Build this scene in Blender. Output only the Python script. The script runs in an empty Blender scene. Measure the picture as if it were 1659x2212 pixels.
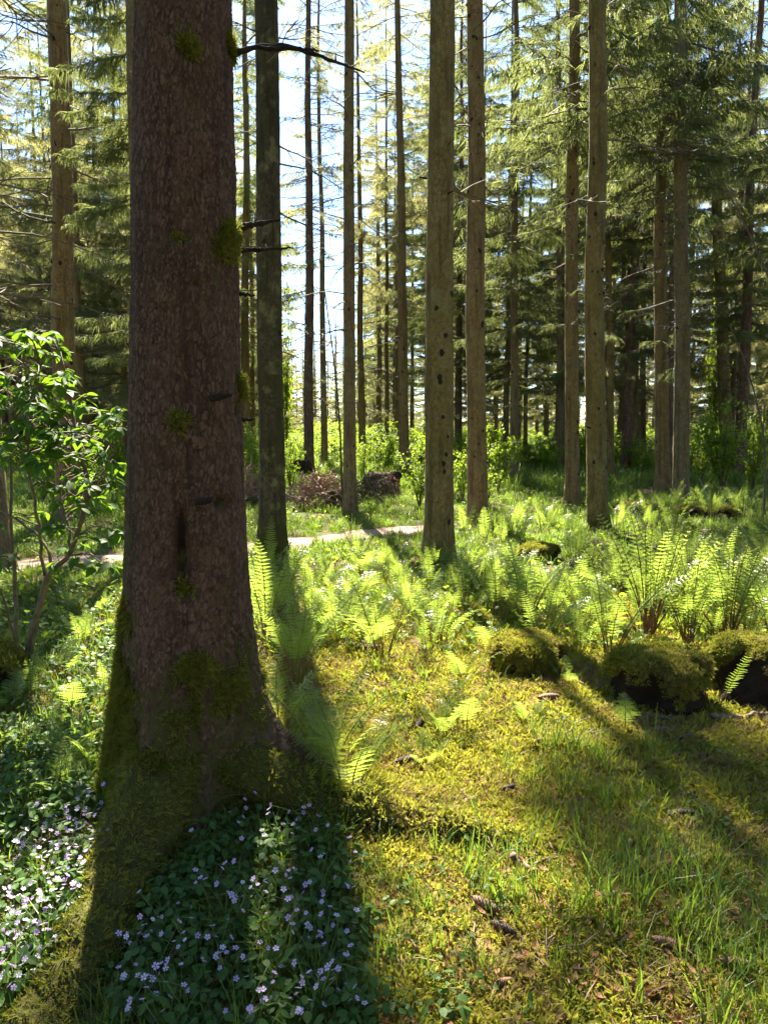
import bpy, math, random
import numpy as np
from mathutils import Vector, Matrix, Euler

# ------------------------------------------------------------------ camera, sky, sun, exposure
scene = bpy.context.scene
COL = scene.collection
PITCH = math.radians(6.1)
CAM_H = 1.5
FOC = 1640.0            # focal length in pixels of the 1659 x 2212 frame
cam = bpy.data.cameras.new('camera')
cam.sensor_fit = 'VERTICAL'
cam.sensor_height = 24.0
cam.lens = 24.0 * FOC / 2212.0
cam.clip_start = 0.05
cam.clip_end = 2000.0
camo = bpy.data.objects.new('camera', cam)
COL.objects.link(camo)
camo.location = (0, 0, CAM_H)
camo.rotation_euler = (math.pi / 2 - PITCH, 0, 0)
scene.camera = camo

SUN_EL = math.radians(50.0)
SUN_AZ = math.radians(-9.8)          # seen from the camera, negative = to the left of straight ahead
world = bpy.data.worlds.new('World')
scene.world = world
world.use_nodes = True
wn = world.node_tree.nodes
wl = world.node_tree.links
bg = wn['Background']
sky = wn.new('ShaderNodeTexSky')
sky.sky_type = 'NISHITA'
sky.sun_disc = False
sky.sun_elevation = SUN_EL
sky.sun_rotation = SUN_AZ             # 0 = +Y, positive = clockwise
sky.air_density = 0.85
sky.dust_density = 0.3
sky.ozone_density = 5.0
wl.new(sky.outputs[0], bg.inputs['Color'])
bg.inputs['Strength'].default_value = 0.062

sun = bpy.data.lights.new('sun', 'SUN')
sun.energy = 5.0
sun.angle = math.radians(0.53)
sun.color = (1.0, 0.91, 0.74)
suno = bpy.data.objects.new('sun', sun)
COL.objects.link(suno)
to_sun = Vector((math.sin(SUN_AZ) * math.cos(SUN_EL), math.cos(SUN_AZ) * math.cos(SUN_EL), math.sin(SUN_EL)))
suno.rotation_euler = to_sun.to_track_quat('Z', 'Y').to_euler()
suno.location = (-4, 20, 40)

scene.view_settings.view_transform = 'Standard'
scene.view_settings.look = 'None'
scene.view_settings.gamma = 1.0
scene.view_settings.exposure = 2.85
scene.render.engine = 'CYCLES'
cy = scene.cycles
cy.max_bounces = 7
cy.diffuse_bounces = 4
cy.glossy_bounces = 2
cy.transmission_bounces = 5
cy.transparent_max_bounces = 4
cy.volume_bounces = 0
cy.caustics_reflective = False
cy.caustics_refractive = False
cy.sample_clamp_indirect = 8.0
cy.use_adaptive_sampling = True
cy.adaptive_threshold = 0.02
try:
    cy.use_denoising = True
    cy.denoiser = 'OPENIMAGEDENOISE'
except Exception:
    pass

rng = np.random.default_rng(7)
random.seed(7)
TAU = 2 * math.pi

# ------------------------------------------------------------------ noise, terrain, pixel helpers
def _hash(ix, iy, s):
    h = (ix.astype(np.int64) * 374761393 + iy.astype(np.int64) * 668265263 + s * 974634777) & 0xFFFFFFFF
    h = ((h ^ (h >> 13)) * 1274126177) & 0xFFFFFFFF
    return ((h ^ (h >> 16)) & 0xFFFFFF) / float(0xFFFFFF)

def vnoise(x, y, s=0):
    """value noise, -1..1"""
    x = np.asarray(x, float); y = np.asarray(y, float)
    ix = np.floor(x); iy = np.floor(y)
    fx = x - ix; fy = y - iy
    fx = fx * fx * (3 - 2 * fx); fy = fy * fy * (3 - 2 * fy)
    a = _hash(ix, iy, s); b = _hash(ix + 1, iy, s); c = _hash(ix, iy + 1, s); d = _hash(ix + 1, iy + 1, s)
    return (a + (b - a) * fx + (c - a) * fy + (a - b - c + d) * fx * fy) * 2 - 1

def fbm(x, y, s=0, o=3):
    t = 0; a = 1; n = 0
    for k in range(o):
        t = t + a * vnoise(np.asarray(x) * 2 ** k, np.asarray(y) * 2 ** k, s + k * 17); n += a; a *= .5
    return t / n

def worley(x, y, s=0, jit=.9):
    """distance to nearest and second nearest cell point, and the cell's random value"""
    ix = np.floor(x); iy = np.floor(y)
    f1 = np.full(x.shape, 9.); f2 = np.full(x.shape, 9.); cid = np.zeros(x.shape)
    for dx in (-1, 0, 1):
        for dy in (-1, 0, 1):
            cx = ix + dx; cyy = iy + dy
            px = cx + .5 + jit * (_hash(cx, cyy, s) - .5); py = cyy + .5 + jit * (_hash(cx, cyy, s + 5) - .5)
            d = np.hypot(px - x, py - y)
            m = d < f1
            f2 = np.where(m, f1, np.minimum(f2, d))
            cid = np.where(m, _hash(cx, cyy, s + 9), cid)
            f1 = np.where(m, d, f1)
    return f1, f2, cid

BIG = (-0.765, 2.92)      # foot of the big spruce

def H(x, y):
    x = np.asarray(x, float); y = np.asarray(y, float)
    far = np.clip((np.hypot(x, y) - 3) / 20, 0, 1)
    h = .035 * vnoise(x * .45 + 3, y * .45, 1) + .022 * vnoise(x * 1.3, y * 1.3, 2) + far * .18 * vnoise(x * .11, y * .11, 3)
    h = h + .055 * np.exp(-((x - BIG[0]) ** 2 + (y - BIG[1] + .1) ** 2) / .55)
    h = h + .05 * np.exp(-((x + 1.35) ** 2 / .1 + (y - 2.65) ** 2 / .25))
    return h

def ray(px, py):
    d = Vector(((px - 829.5) / FOC, 0, 0)) + Vector((0, math.cos(PITCH), -math.sin(PITCH))) + Vector((0, math.sin(PITCH), math.cos(PITCH))) * (-(py - 1106) / FOC)
    return d

def ground(px, py):
    """where the line of sight meets the forest floor"""
    d = ray(px, py)
    t = 1.0
    if d.z < -1e-4:
        t = CAM_H / -d.z
        for _ in range(6):
            p = d * t
            t = (CAM_H - float(H(p.x, p.y))) / -d.z
    p = d * t
    return Vector((p.x, p.y, float(H(p.x, p.y))))

def at_depth(px, py, Y):
    d = ray(px, py); t = Y / d.y
    return Vector((d.x * t, Y, CAM_H + d.z * t))

def proj(x, y, z):
    """world -> pixel of the 1659 x 2212 frame (arrays)"""
    dz = z - CAM_H
    f = y * math.cos(PITCH) - dz * math.sin(PITCH)
    u = y * math.sin(PITCH) + dz * math.cos(PITCH)
    return 829.5 + FOC * x / f, 1106 - FOC * u / f

# ------------------------------------------------------------------ mesh helpers
class MB:
    """collects vertex and face arrays and becomes one mesh"""
    def __init__(s):
        s.V = []; s.F = []; s.M = []; s.n = 0; s.A = []
    def add(s, V, F, m=0, a=None):
        V = np.asarray(V, float).reshape(-1, 3)
        F = np.asarray(F, int)
        if F.shape[1] == 3:
            F = np.hstack([F, -np.ones((len(F), 1), int)])
        s.V.append(V); s.F.append(np.where(F >= 0, F + s.n, -1)); s.M.append(np.full(len(F), m)); s.n += len(V)
        s.A.append(np.zeros(len(V)) if a is None else np.broadcast_to(a, (len(V),)))
        return s
    def arrays(s):
        return np.vstack(s.V), np.vstack(s.F), np.concatenate(s.M)
    def mesh(s, name, mats, smooth=False, attr=None):
        V, F, M = s.arrays()
        me = bpy.data.meshes.new(name)
        tri = F[:, 3] < 0
        ln = np.where(tri, 3, 4)
        st = np.concatenate([[0], np.cumsum(ln)[:-1]])
        me.vertices.add(len(V)); me.vertices.foreach_set('co', V.astype(np.float32).ravel())
        li = F.ravel(); li = li[li >= 0]
        me.loops.add(len(li)); me.loops.foreach_set('vertex_index', li.astype(np.int32))
        me.polygons.add(len(F)); me.polygons.foreach_set('loop_start', st.astype(np.int32))
        me.polygons.foreach_set('material_index', M.astype(np.int32))
        me.polygons.foreach_set('use_smooth', np.full(len(F), bool(smooth)))
        for m in (mats if isinstance(mats, (list, tuple)) else [mats]):
            me.materials.append(m)
        if attr:
            at = me.attributes.new(attr, 'FLOAT', 'POINT')
            at.data.foreach_set('value', np.concatenate(s.A).astype(np.float32))
        me.update(calc_edges=True)
        return me

def grid_faces(nr, nc, wrap=True):
    i = np.arange(nr - 1)[:, None]; j = np.arange(nc if wrap else nc - 1)[None, :]
    j2 = (j + 1) % nc
    return np.stack([i * nc + j, i * nc + j2, (i + 1) * nc + j2, (i + 1) * nc + j], -1).reshape(-1, 4)

def tube(P, R, n=6, cap=True):
    """a tapered tube along the points P with the radii R"""
    P = np.asarray(P, float); R = np.broadcast_to(np.asarray(R, float), (len(P),))
    T = np.gradient(P, axis=0); T /= np.linalg.norm(T, axis=1)[:, None] + 1e-9
    ref = np.array([0, 0, 1.]) if abs(T[:, 2]).mean() < .8 else np.array([1., 0, 0])
    U = np.cross(T, ref); U /= np.linalg.norm(U, axis=1)[:, None] + 1e-9
    W = np.cross(T, U)
    a = np.arange(n) * TAU / n
    V = P[:, None] + R[:, None, None] * (np.cos(a)[None, :, None] * U[:, None] + np.sin(a)[None, :, None] * W[:, None])
    V = V.reshape(-1, 3); F = grid_faces(len(P), n)
    if cap:
        V = np.vstack([V, P[:1], P[-1:]]); k = len(V)
        j = np.arange(n)
        c0 = np.stack([np.full(n, k - 2), (j + 1) % n, j, -np.ones(n, int)], 1)
        b = (len(P) - 1) * n
        c1 = np.stack([np.full(n, k - 1), b + j, b + (j + 1) % n, -np.ones(n, int)], 1)
        F = np.vstack([F, c0, c1])
    return V, F

def rotz(a):
    c, s = math.cos(a), math.sin(a); return np.array([[c, -s, 0], [s, c, 0], [0, 0, 1.]])
def roty(a):
    c, s = math.cos(a), math.sin(a); return np.array([[c, 0, s], [0, 1, 0], [-s, 0, c]])
def rotx(a):
    c, s = math.cos(a), math.sin(a); return np.array([[1, 0, 0], [0, c, -s], [0, s, c]])

def add_obj(name, me, parent=None, loc=(0, 0, 0), rot=(0, 0, 0), scale=1.0, link=True):
    o = bpy.data.objects.new(name, me)
    if link:
        COL.objects.link(o)
    o.parent = parent
    o.location = loc; o.rotation_euler = rot
    o.scale = (scale,) * 3 if isinstance(scale, (int, float)) else scale
    return o

def tag(o, label=None, cat=None, group=None, kind=None):
    if label: o['label'] = label
    if cat: o['category'] = cat
    if group: o['group'] = group
    if kind: o['kind'] = kind
    return o

def empty(name, loc, rot=(0, 0, 0), scale=1.0):
    o = add_obj(name, None, None, loc, rot, scale)
    o.empty_display_size = .1
    return o

def scatter(name, pts, rots, scl, protos, label=None, cat=None, parent=None):
    """stuff nobody could count: copies of the small meshes PROTOS on the points"""
    pts = np.asarray(pts, float); n = len(pts)
    me = bpy.data.meshes.new(name)
    me.vertices.add(n); me.vertices.foreach_set('co', pts.astype(np.float32).ravel())
    a = me.attributes.new('rot', 'FLOAT_VECTOR', 'POINT'); a.data.foreach_set('vector', np.asarray(rots, np.float32).ravel())
    scl = np.asarray(scl, float)
    if scl.ndim == 1: scl = np.repeat(scl[:, None], 3, 1)
    a = me.attributes.new('scl', 'FLOAT_VECTOR', 'POINT'); a.data.foreach_set('vector', scl.astype(np.float32).ravel())
    a = me.attributes.new('idx', 'INT', 'POINT'); a.data.foreach_set('value', rng.integers(0, len(protos), n).astype(np.int32))
    o = add_obj(name, me, parent)
    tag(o, label, cat, None, 'stuff')
    coll = bpy.data.collections.new(name + '_kinds')
    for i, p in enumerate(protos):
        coll.objects.link(bpy.data.objects.new('%s_kind_%d' % (name, i), p))
    ng = bpy.data.node_groups.new(name + '_scatter', 'GeometryNodeTree')
    ng.interface.new_socket('Geometry', in_out='INPUT', socket_type='NodeSocketGeometry')
    ng.interface.new_socket('Geometry', in_out='OUTPUT', socket_type='NodeSocketGeometry')
    N = ng.nodes; L = ng.links
    gi = N.new('NodeGroupInput'); go = N.new('NodeGroupOutput')
    ci = N.new('GeometryNodeCollectionInfo'); ci.inputs['Collection'].default_value = coll
    ci.inputs['Separate Children'].default_value = True; ci.inputs['Reset Children'].default_value = True
    ip = N.new('GeometryNodeInstanceOnPoints'); ip.inputs['Pick Instance'].default_value = True
    def attr(nm, t):
        q = N.new('GeometryNodeInputNamedAttribute'); q.data_type = t; q.inputs['Name'].default_value = nm
        return q.outputs['Attribute']
    L.new(gi.outputs[0], ip.inputs['Points']); L.new(ci.outputs[0], ip.inputs['Instance'])
    L.new(attr('idx', 'INT'), ip.inputs['Instance Index'])
    e2r = N.new('FunctionNodeEulerToRotation')
    L.new(attr('rot', 'FLOAT_VECTOR'), e2r.inputs[0]); L.new(e2r.outputs[0], ip.inputs['Rotation'])
    L.new(attr('scl', 'FLOAT_VECTOR'), ip.inputs['Scale'])
    L.new(ip.outputs[0], go.inputs[0])
    md = o.modifiers.new('scatter', 'NODES'); md.node_group = ng
    return o

# ------------------------------------------------------------------ materials
def new_mat(name):
    m = bpy.data.materials.new(name); m.use_nodes = True
    nt = m.node_tree; N = nt.nodes; L = nt.links
    p = N['Principled BSDF']; out = N['Material Output']
    return m, N, L, p, out

def mixc(N, L, fac, a, b, blend='MIX'):
    q = N.new('ShaderNodeMix'); q.data_type = 'RGBA'; q.blend_type = blend
    for i, v in ((0, fac), (6, a), (7, b)):
        if hasattr(v, 'links'): L.new(v, q.inputs[i])
        elif isinstance(v, (int, float)): q.inputs[i].default_value = v
        else: q.inputs[i].default_value = (*v, 1)
    return q.outputs[2]

def noise(N, L, co, scale, detail=4, rough=.55, out='Fac'):
    q = N.new('ShaderNodeTexNoise'); q.inputs['Scale'].default_value = scale
    q.inputs['Detail'].default_value = detail; q.inputs['Roughness'].default_value = rough
    L.new(co, q.inputs['Vector']); return q.outputs[out]

def remap(N, L, v, a, b, c=0., d=1.):
    q = N.new('ShaderNodeMapRange'); q.interpolation_type = 'SMOOTHSTEP'
    L.new(v, q.inputs[0])
    for i, k in enumerate((a, b, c, d)): q.inputs[i + 1].default_value = k
    return q.outputs[0]

def leaf_mat(name, c1, c2, t1, fac=.45, rough=.45, spec=.35, c3=None, patch=None):
    """thin leaf: reflects its own colour, lets light through in the colour t1"""
    m, N, L, p, out = new_mat(name)
    oi = N.new('ShaderNodeObjectInfo'); ge = N.new('ShaderNodeNewGeometry')
    col = mixc(N, L, oi.outputs['Random'], c1, c2)
    if c3 is not None:
        col = mixc(N, L, remap(N, L, ge.outputs['Random Per Island'], .55, 1.0, 0, 1), col, c3)
    else:
        col = mixc(N, L, remap(N, L, ge.outputs['Random Per Island'], 0, 1, 0, .6), col, c1)
    if patch is not None:      # broad patches of another tint over the ground
        for pc, ps, pa, pb in patch:
            col = mixc(N, L, remap(N, L, noise(N, L, oi.outputs['Location'], ps, 3), pa, pb), col, pc)
    L.new(col, p.inputs['Base Color'])
    p.inputs['Roughness'].default_value = rough; p.inputs['Specular IOR Level'].default_value = spec
    tr = N.new('ShaderNodeBsdfTranslucent')
    tc = mixc(N, L, .5, col, t1) if False else mixc(N, L, oi.outputs['Random'], t1, tuple(v * .75 for v in t1))
    L.new(tc, tr.inputs['Color'])
    mx = N.new('ShaderNodeMixShader'); mx.inputs[0].default_value = fac
    L.new(p.outputs[0], mx.inputs[1]); L.new(tr.outputs[0], mx.inputs[2]); L.new(mx.outputs[0], out.inputs['Surface'])
    return m

M = {}
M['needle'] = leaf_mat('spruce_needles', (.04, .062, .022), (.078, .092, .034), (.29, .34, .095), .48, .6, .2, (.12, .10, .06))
M['needle_sunlit'] = leaf_mat('sunlit_pale_needles', (.10, .115, .045), (.16, .15, .075), (.50, .50, .18), .48, .6, .2, (.19, .155, .10))  # same spruce needles, paler: the look of backlit boughs put into the colour
M['fern'] = leaf_mat('fern_green', (.075, .135, .022), (.12, .17, .035), (.38, .52, .07), .50, .33, .5)
M['bush'] = leaf_mat('bush_green', (.07, .14, .014), (.11, .18, .02), (.38, .52, .03), .5, .5, .2)
M['shrub'] = leaf_mat('shrub_leaf', (.028, .075, .014), (.045, .105, .02), (.20, .36, .014), .44, .55, .1)
M['grass'] = leaf_mat('grass_green', (.045, .105, .016), (.085, .14, .022), (.25, .38, .035), .42, .45, .3, (.18, .165, .045))
M['moss'] = leaf_mat('moss_yellow', (.225, .23, .026), (.31, .285, .038), (.47, .47, .05), .34, .75, .1, (.28, .21, .065), [((.095, .14, .022), 2.3, .46, .60), ((.20, .125, .065), 2.9, .48, .58)])
M['moss_dark'] = leaf_mat('moss_green', (.10, .125, .016), (.16, .165, .022), (.28, .30, .03), .34, .8, .1, (.17, .13, .03))
M['cover'] = leaf_mat('ground_leaf', (.036, .085, .016), (.075, .14, .026), (.18, .32, .03), .36, .55, .22)
M['petal'] = leaf_mat('petal_lilac', (.66, .46, .80), (.80, .66, .88), (.60, .42, .75), .40, .5, .2)
M['petal_pale'] = leaf_mat('petal_pale', (.80, .74, .84), (.72, .58, .80), (.55, .45, .60), .40, .5, .2)
M['deadleaf'] = leaf_mat('dead_leaf', (.19, .085, .035), (.27, .15, .07), (.28, .12, .04), .25, .7, .2, (.12, .06, .03))

def plain(name, c1, c2, scale=20, rough=.8, bump=.3, spec=.2, dist=.01):
    m, N, L, p, out = new_mat(name)
    tc = N.new('ShaderNodeTexCoord')
    f = noise(N, L, tc.outputs['Object'], scale, 5)
    oi = N.new('ShaderNodeObjectInfo')
    col = mixc(N, L, remap(N, L, f, .35, .65), c1, c2)
    col = mixc(N, L, remap(N, L, oi.outputs['Random'], 0, 1, 0, .35), col, tuple(v * .55 for v in c1))
    L.new(col, p.inputs['Base Color']); p.inputs['Roughness'].default_value = rough
    p.inputs['Specular IOR Level'].default_value = spec
    b = N.new('ShaderNodeBump'); b.inputs['Strength'].default_value = bump; b.inputs['Distance'].default_value = dist
    L.new(f, b.inputs['Height']); L.new(b.outputs[0], p.inputs['Normal'])
    return m

M['twig'] = plain('dead_twig', (.085, .065, .045), (.16, .13, .08), 15)
M['mosstwig'] = plain('mossy_twig', (.07, .07, .03), (.15, .13, .06), 15)
M['stem'] = plain('fern_stem', (.14, .075, .03), (.20, .13, .045), 40, .5, .1)
M['greenstem'] = plain('green_stem', (.09, .13, .03), (.15, .16, .05), 40, .5, .1)
M['redstem'] = plain('red_stem', (.22, .09, .06), (.16, .13, .05), 40, .5, .1)
M['wood'] = plain('weathered_branch', (.13, .09, .06), (.22, .16, .11), 25, .8, .6)
M['cone'] = plain('cone_scale', (.12, .065, .038), (.24, .14, .09), 60, .6, .3, .3)
M['conedark'] = plain('dark_cone_scale', (.035, .022, .016), (.08, .05, .032), 60, .6, .3, .3)
M['brush'] = plain('dead_brush', (.24, .15, .11), (.34, .24, .17), 9, .85, .2)
M['knot'] = plain('dark_knot', (.018, .014, .010), (.04, .03, .02), 30, .9, .5)
M['soil'] = plain('dark_soil', (.035, .024, .016), (.07, .045, .028), 14, .95, .8, .1, .02)
M['shrubstem'] = plain('shrub_stem', (.10, .075, .045), (.17, .13, .075), 18, .75, .4)

def bark_mat(name, c1, c2, moss, green=.4, scale=1.0, bump=1.0, tone=False, lichen=.6, streak=.6):
    """spruce bark: scaly plates, grey green algae in broad patches; attribute 'moss' adds moss"""
    m, N, L, p, out = new_mat(name)
    tc = N.new('ShaderNodeTexCoord')
    mp = N.new('ShaderNodeMapping'); mp.inputs['Scale'].default_value = (1, 1, .55)
    L.new(tc.outputs['Object'], mp.inputs['Vector'])
    v = N.new('ShaderNodeTexVoronoi'); v.feature = 'DISTANCE_TO_EDGE'; v.inputs['Scale'].default_value = 85 * scale
    wv = N.new('ShaderNodeVectorMath'); wv.operation = 'ADD'
    nz = N.new('ShaderNodeTexNoise'); nz.inputs['Scale'].default_value = 14 * scale
    L.new(mp.outputs[0], nz.inputs['Vector'])
    sc = N.new('ShaderNodeVectorMath'); sc.operation = 'SCALE'; sc.inputs['Scale'].default_value = .04
    L.new(nz.outputs['Color'], sc.inputs[0]); L.new(mp.outputs[0], wv.inputs[0]); L.new(sc.outputs[0], wv.inputs[1])
    L.new(wv.outputs[0], v.inputs['Vector'])
    n1 = noise(N, L, mp.outputs[0], 45 * scale, 6, .6)
    n2 = noise(N, L, tc.outputs['Object'], 1.7, 4)
    n3 = noise(N, L, mp.outputs[0], 8 * scale, 3)
    col = mixc(N, L, remap(N, L, n1, .32, .68), tuple(x * .72 for x in c1), tuple(x * 1.15 for x in c2))
    col = mixc(N, L, remap(N, L, n3, .4, .7, 0, .5), col, tuple(x * .6 for x in c1))
    col = mixc(N, L, remap(N, L, n2, .38, .62, 0, green), col, moss)
    n5 = noise(N, L, tc.outputs['Object'], 5.5, 5, .6)
    st = N.new('ShaderNodeMapping'); st.inputs['Scale'].default_value = (1, 1, .10); L.new(tc.outputs['Object'], st.inputs['Vector'])
    n6 = noise(N, L, st.outputs[0], 13, 4)
    col = mixc(N, L, remap(N, L, n5, .50, .66, 0, lichen), col, (.28, .26, .10))
    col = mixc(N, L, remap(N, L, n6, .50, .66, 0, streak), col, tuple(x * .38 for x in c1))
    ed = remap(N, L, v.outputs['Distance'], 0, .10)
    col = mixc(N, L, remap(N, L, ed, 0, 1, .45, 0), col, tuple(x * .5 for x in c1))
    if tone:  # plate relief shaded in colour: flakes lightened, gaps between them darkened
        ta = N.new('ShaderNodeAttribute'); ta.attribute_name = 'tone'
        col = mixc(N, L, remap(N, L, ta.outputs['Fac'], .45, .95, 0, .65), col, (.185, .112, .078))
        col = mixc(N, L, remap(N, L, ta.outputs['Fac'], .0, .30, .8, 0), col, tuple(x * .28 for x in c1))
    at = N.new('ShaderNodeAttribute'); at.attribute_name = 'moss'
    mf = N.new('ShaderNodeMath'); mf.operation = 'MULTIPLY_ADD'; mf.inputs[1].default_value = 1.0
    L.new(at.outputs['Fac'], mf.inputs[0])
    k = remap(N, L, n1, .2, .8, -.35, .35); L.new(k, mf.inputs[2])
    mfac = remap(N, L, mf.outputs[0], .3, .7)
    mc = mixc(N, L, n3, (.032, .036, .006), (.085, .080, .014))  # moss base tone, darkened for depth as shade beneath the tufts
    col = mixc(N, L, mfac, col, mc)
    L.new(col, p.inputs['Base Color']); p.inputs['Roughness'].default_value = .85
    p.inputs['Specular IOR Level'].default_value = .18
    h = N.new('ShaderNodeMath'); h.operation = 'MULTIPLY_ADD'; L.new(ed, h.inputs[0]); h.inputs[1].default_value = .6; L.new(n1, h.inputs[2])
    b = N.new('ShaderNodeBump'); b.inputs['Strength'].default_value = bump; b.inputs['Distance'].default_value = .018
    L.new(h.outputs[0], b.inputs['Height']); L.new(b.outputs[0], p.inputs['Normal'])
    return m

M['bark_big'] = bark_mat('big_spruce_bark', (.082, .041, .026), (.122, .066, .043), (.050, .042, .012), .35, tone=True, lichen=.06, streak=.7, bump=.5)
M['bark_moss'] = bark_mat('mossy_bark', (.075, .058, .03), (.13, .10, .055), (.062, .058, .016), .75, .8)
M['bark_olive'] = bark_mat('olive_bark', (.21, .145, .048), (.30, .215, .08), (.18, .15, .032), .5, .8)
M['bark_tan'] = bark_mat('tan_bark', (.23, .145, .058), (.34, .225, .10), (.21, .165, .05), .45, .8)
M['bark_grey'] = bark_mat('grey_bark', (.20, .145, .075), (.28, .21, .115), (.18, .145, .05), .35, .8)
M['bark_red'] = bark_mat('red_bark', (.16, .085, .055), (.22, .13, .09), (.12, .09, .05), .25, .8)
# ------------------------------------------------------------------ forest floor and path
PATH_PX = [(-260, 1232), (-60, 1226), (60, 1222), (270, 1212), (450, 1196), (640, 1170), (760, 1158), (850, 1150), (930, 1141), (985, 1134)]
PATH = np.array([ground(*p)[:2] for p in PATH_PX])
_d = np.concatenate([[0], np.cumsum(np.linalg.norm(np.diff(PATH, axis=0), axis=1))])
_s = np.linspace(0, _d[-1], 160)
PATHS = np.stack([np.interp(_s, _d, PATH[:, 0]), np.interp(_s, _d, PATH[:, 1])], 1)
for _k in range(6):
    PATHS[1:-1] = (PATHS[:-2] + PATHS[1:-1] * 2 + PATHS[2:]) / 4

def path_dist(x, y):
    d = np.full(np.shape(x), 99.)
    for k in range(0, len(PATHS), 2):
        d = np.minimum(d, np.hypot(x - PATHS[k, 0], y - PATHS[k, 1]))
    return d

def make_ground():
    ys = [-40, -25, -14, -8, -4, -2, -1, 0]
    y = 0.6
    while y < 400:
        ys.append(y); y += max(.028, (y - 3.5) * .02 if y < 14 else (y - 5) * .032)
    xs = [0.]; x = 0.
    while x < 400:
        x += .032 if x < 3 else (x - 1.9) * .035; xs.append(x)
    xs = np.array(sorted(set([-v for v in xs] + xs))); ys = np.array(ys, float)
    X, Y = np.meshgrid(xs, ys)
    Z = H(X, Y)
    near = np.clip((8 - np.hypot(X, Y)) / 4, 0, 1) * np.clip((path_dist(X, Y) - .7) / .5, 0, 1)
    Z = Z + near * (.013 * fbm(X * 9, Y * 9, 31) + .010 * np.abs(vnoise(X * 4, Y * 4, 33)))
    V = np.stack([X, Y, Z], -1).reshape(-1, 3)
    mb = MB().add(V, grid_faces(len(ys), len(xs), False))
    m, N, L, p, out = new_mat('forest_floor')
    tc = N.new('ShaderNodeTexCoord'); co = tc.outputs['Object']
    sx = N.new('ShaderNodeSeparateXYZ'); L.new(co, sx.inputs[0])
    n1 = noise(N, L, co, 1.6, 5); n2 = noise(N, L, co, 9, 5); n3 = noise(N, L, co, 60, 4, .7); n4 = noise(N, L, co, .6, 3)
    moss = mixc(N, L, remap(N, L, n2, .35, .65), (.15, .125, .022), (.20, .17, .03))
    green = mixc(N, L, remap(N, L, n2, .35, .65), (.05, .075, .018), (.09, .115, .025))
    litter = mixc(N, L, remap(N, L, n3, .35, .65), (.085, .05, .03), (.19, .12, .075))
    zone = remap(N, L, sx.outputs['Y'], 6.5, 9.0)
    fl = remap(N, L, sx.outputs['Y'], 4.6, 5.4)
    zx = remap(N, L, sx.outputs['X'], -.5, -1.1)
    mxz = N.new('ShaderNodeMath'); mxz.operation = 'MAXIMUM'; L.new(zone, mxz.inputs[0]); L.new(zx, mxz.inputs[1])
    col = mixc(N, L, mxz.outputs[0], moss, green)
    bed = N.new('ShaderNodeMath'); bed.operation = 'MULTIPLY'; L.new(fl, bed.inputs[0]); L.new(remap(N, L, sx.outputs['Y'], 9.5, 7.5), bed.inputs[1])
    col = mixc(N, L, remap(N, L, bed.outputs[0], 0, 1, 0, .6), col, litter)
    col = mixc(N, L, remap(N, L, n1, .46, .60, 0, .9), col, litter)
    col = mixc(N, L, remap(N, L, n3, .3, .7, 0, .35), col, (.035, .03, .015))
    L.new(col, p.inputs['Base Color']); p.inputs['Roughness'].default_value = .95; p.inputs['Specular IOR Level'].default_value = .1
    b = N.new('ShaderNodeBump'); b.inputs['Strength'].default_value = .8; b.inputs['Distance'].default_value = .02
    L.new(n3, b.inputs['Height']); L.new(b.outputs[0], p.inputs['Normal'])
    tag(add_obj('ground', mb.mesh('ground', m, True)), kind='structure')

def make_path():
    T = np.gradient(PATHS, axis=0); T /= np.linalg.norm(T, axis=1)[:, None]
    Nn = np.stack([-T[:, 1], T[:, 0]], 1)
    c = np.linspace(-1, 1, 13)
    w = np.interp(PATHS[:, 0] / PATHS[:, 1], [-.2, .0, .05, .10], [.40, .46, .40, .08]) + .06 * vnoise(_s * 1.1, _s * 0, 5)
    wl_ = w + .09 * vnoise(_s * 3.1, _s * 0 + 4, 6); wr = w + .09 * vnoise(_s * 3.1, _s * 0 + 9, 7)
    P = PATHS[:, None] + Nn[:, None] * (c[None, :, None] * np.where(c[None, :] < 0, wl_[:, None], wr[:, None])[..., None])
    Z = H(P[..., 0], P[..., 1]) + .012 - .010 * np.abs(c)[None] ** 6 + .006 * vnoise(P[..., 0] * 5, P[..., 1] * 5, 8)
    V = np.dstack([P, Z]).reshape(-1, 3)
    m, N, L, p, out = new_mat('needle_path')
    tc = N.new('ShaderNodeTexCoord'); co = tc.outputs['Object']
    n1 = noise(N, L, co, 5, 5); n2 = noise(N, L, co, 45, 5, .7)
    col = mixc(N, L, remap(N, L, n1, .35, .65), (.24, .155, .11), (.35, .24, .18))
    col = mixc(N, L, remap(N, L, n2, .45, .75, 0, .7), col, (.16, .09, .06))
    L.new(col, p.inputs['Base Color']); p.inputs['Roughness'].default_value = .95
    b = N.new('ShaderNodeBump'); b.inputs['Strength'].default_value = .7; b.inputs['Distance'].default_value = .015
    L.new(n2, b.inputs['Height']); L.new(b.outputs[0], p.inputs['Normal'])
    tag(add_obj('path', MB().add(V, grid_faces(len(PATHS), 13, False)).mesh('path', m, True)), kind='structure')

make_ground()
make_path()

# ------------------------------------------------------------------ spruce parts shared between trees
def kites(P, D, Ln, W, rs):
    """narrow four-cornered sprays from P along D"""
    P = np.asarray(P); D = np.asarray(D); n = len(P)
    D = D / np.linalg.norm(D, axis=1)[:, None]
    R = rs.normal(size=(n, 3)); S = np.cross(D, R); S /= np.linalg.norm(S, axis=1)[:, None] + 1e-9
    Ln = np.broadcast_to(Ln, (n,))[:, None]; W = np.broadcast_to(W, (n,))[:, None]
    V = np.stack([P + S * W, P + D * Ln, P - S * W], 1).reshape(-1, 3)
    F = np.arange(3 * n).reshape(n, 3)
    return V, F

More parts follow.
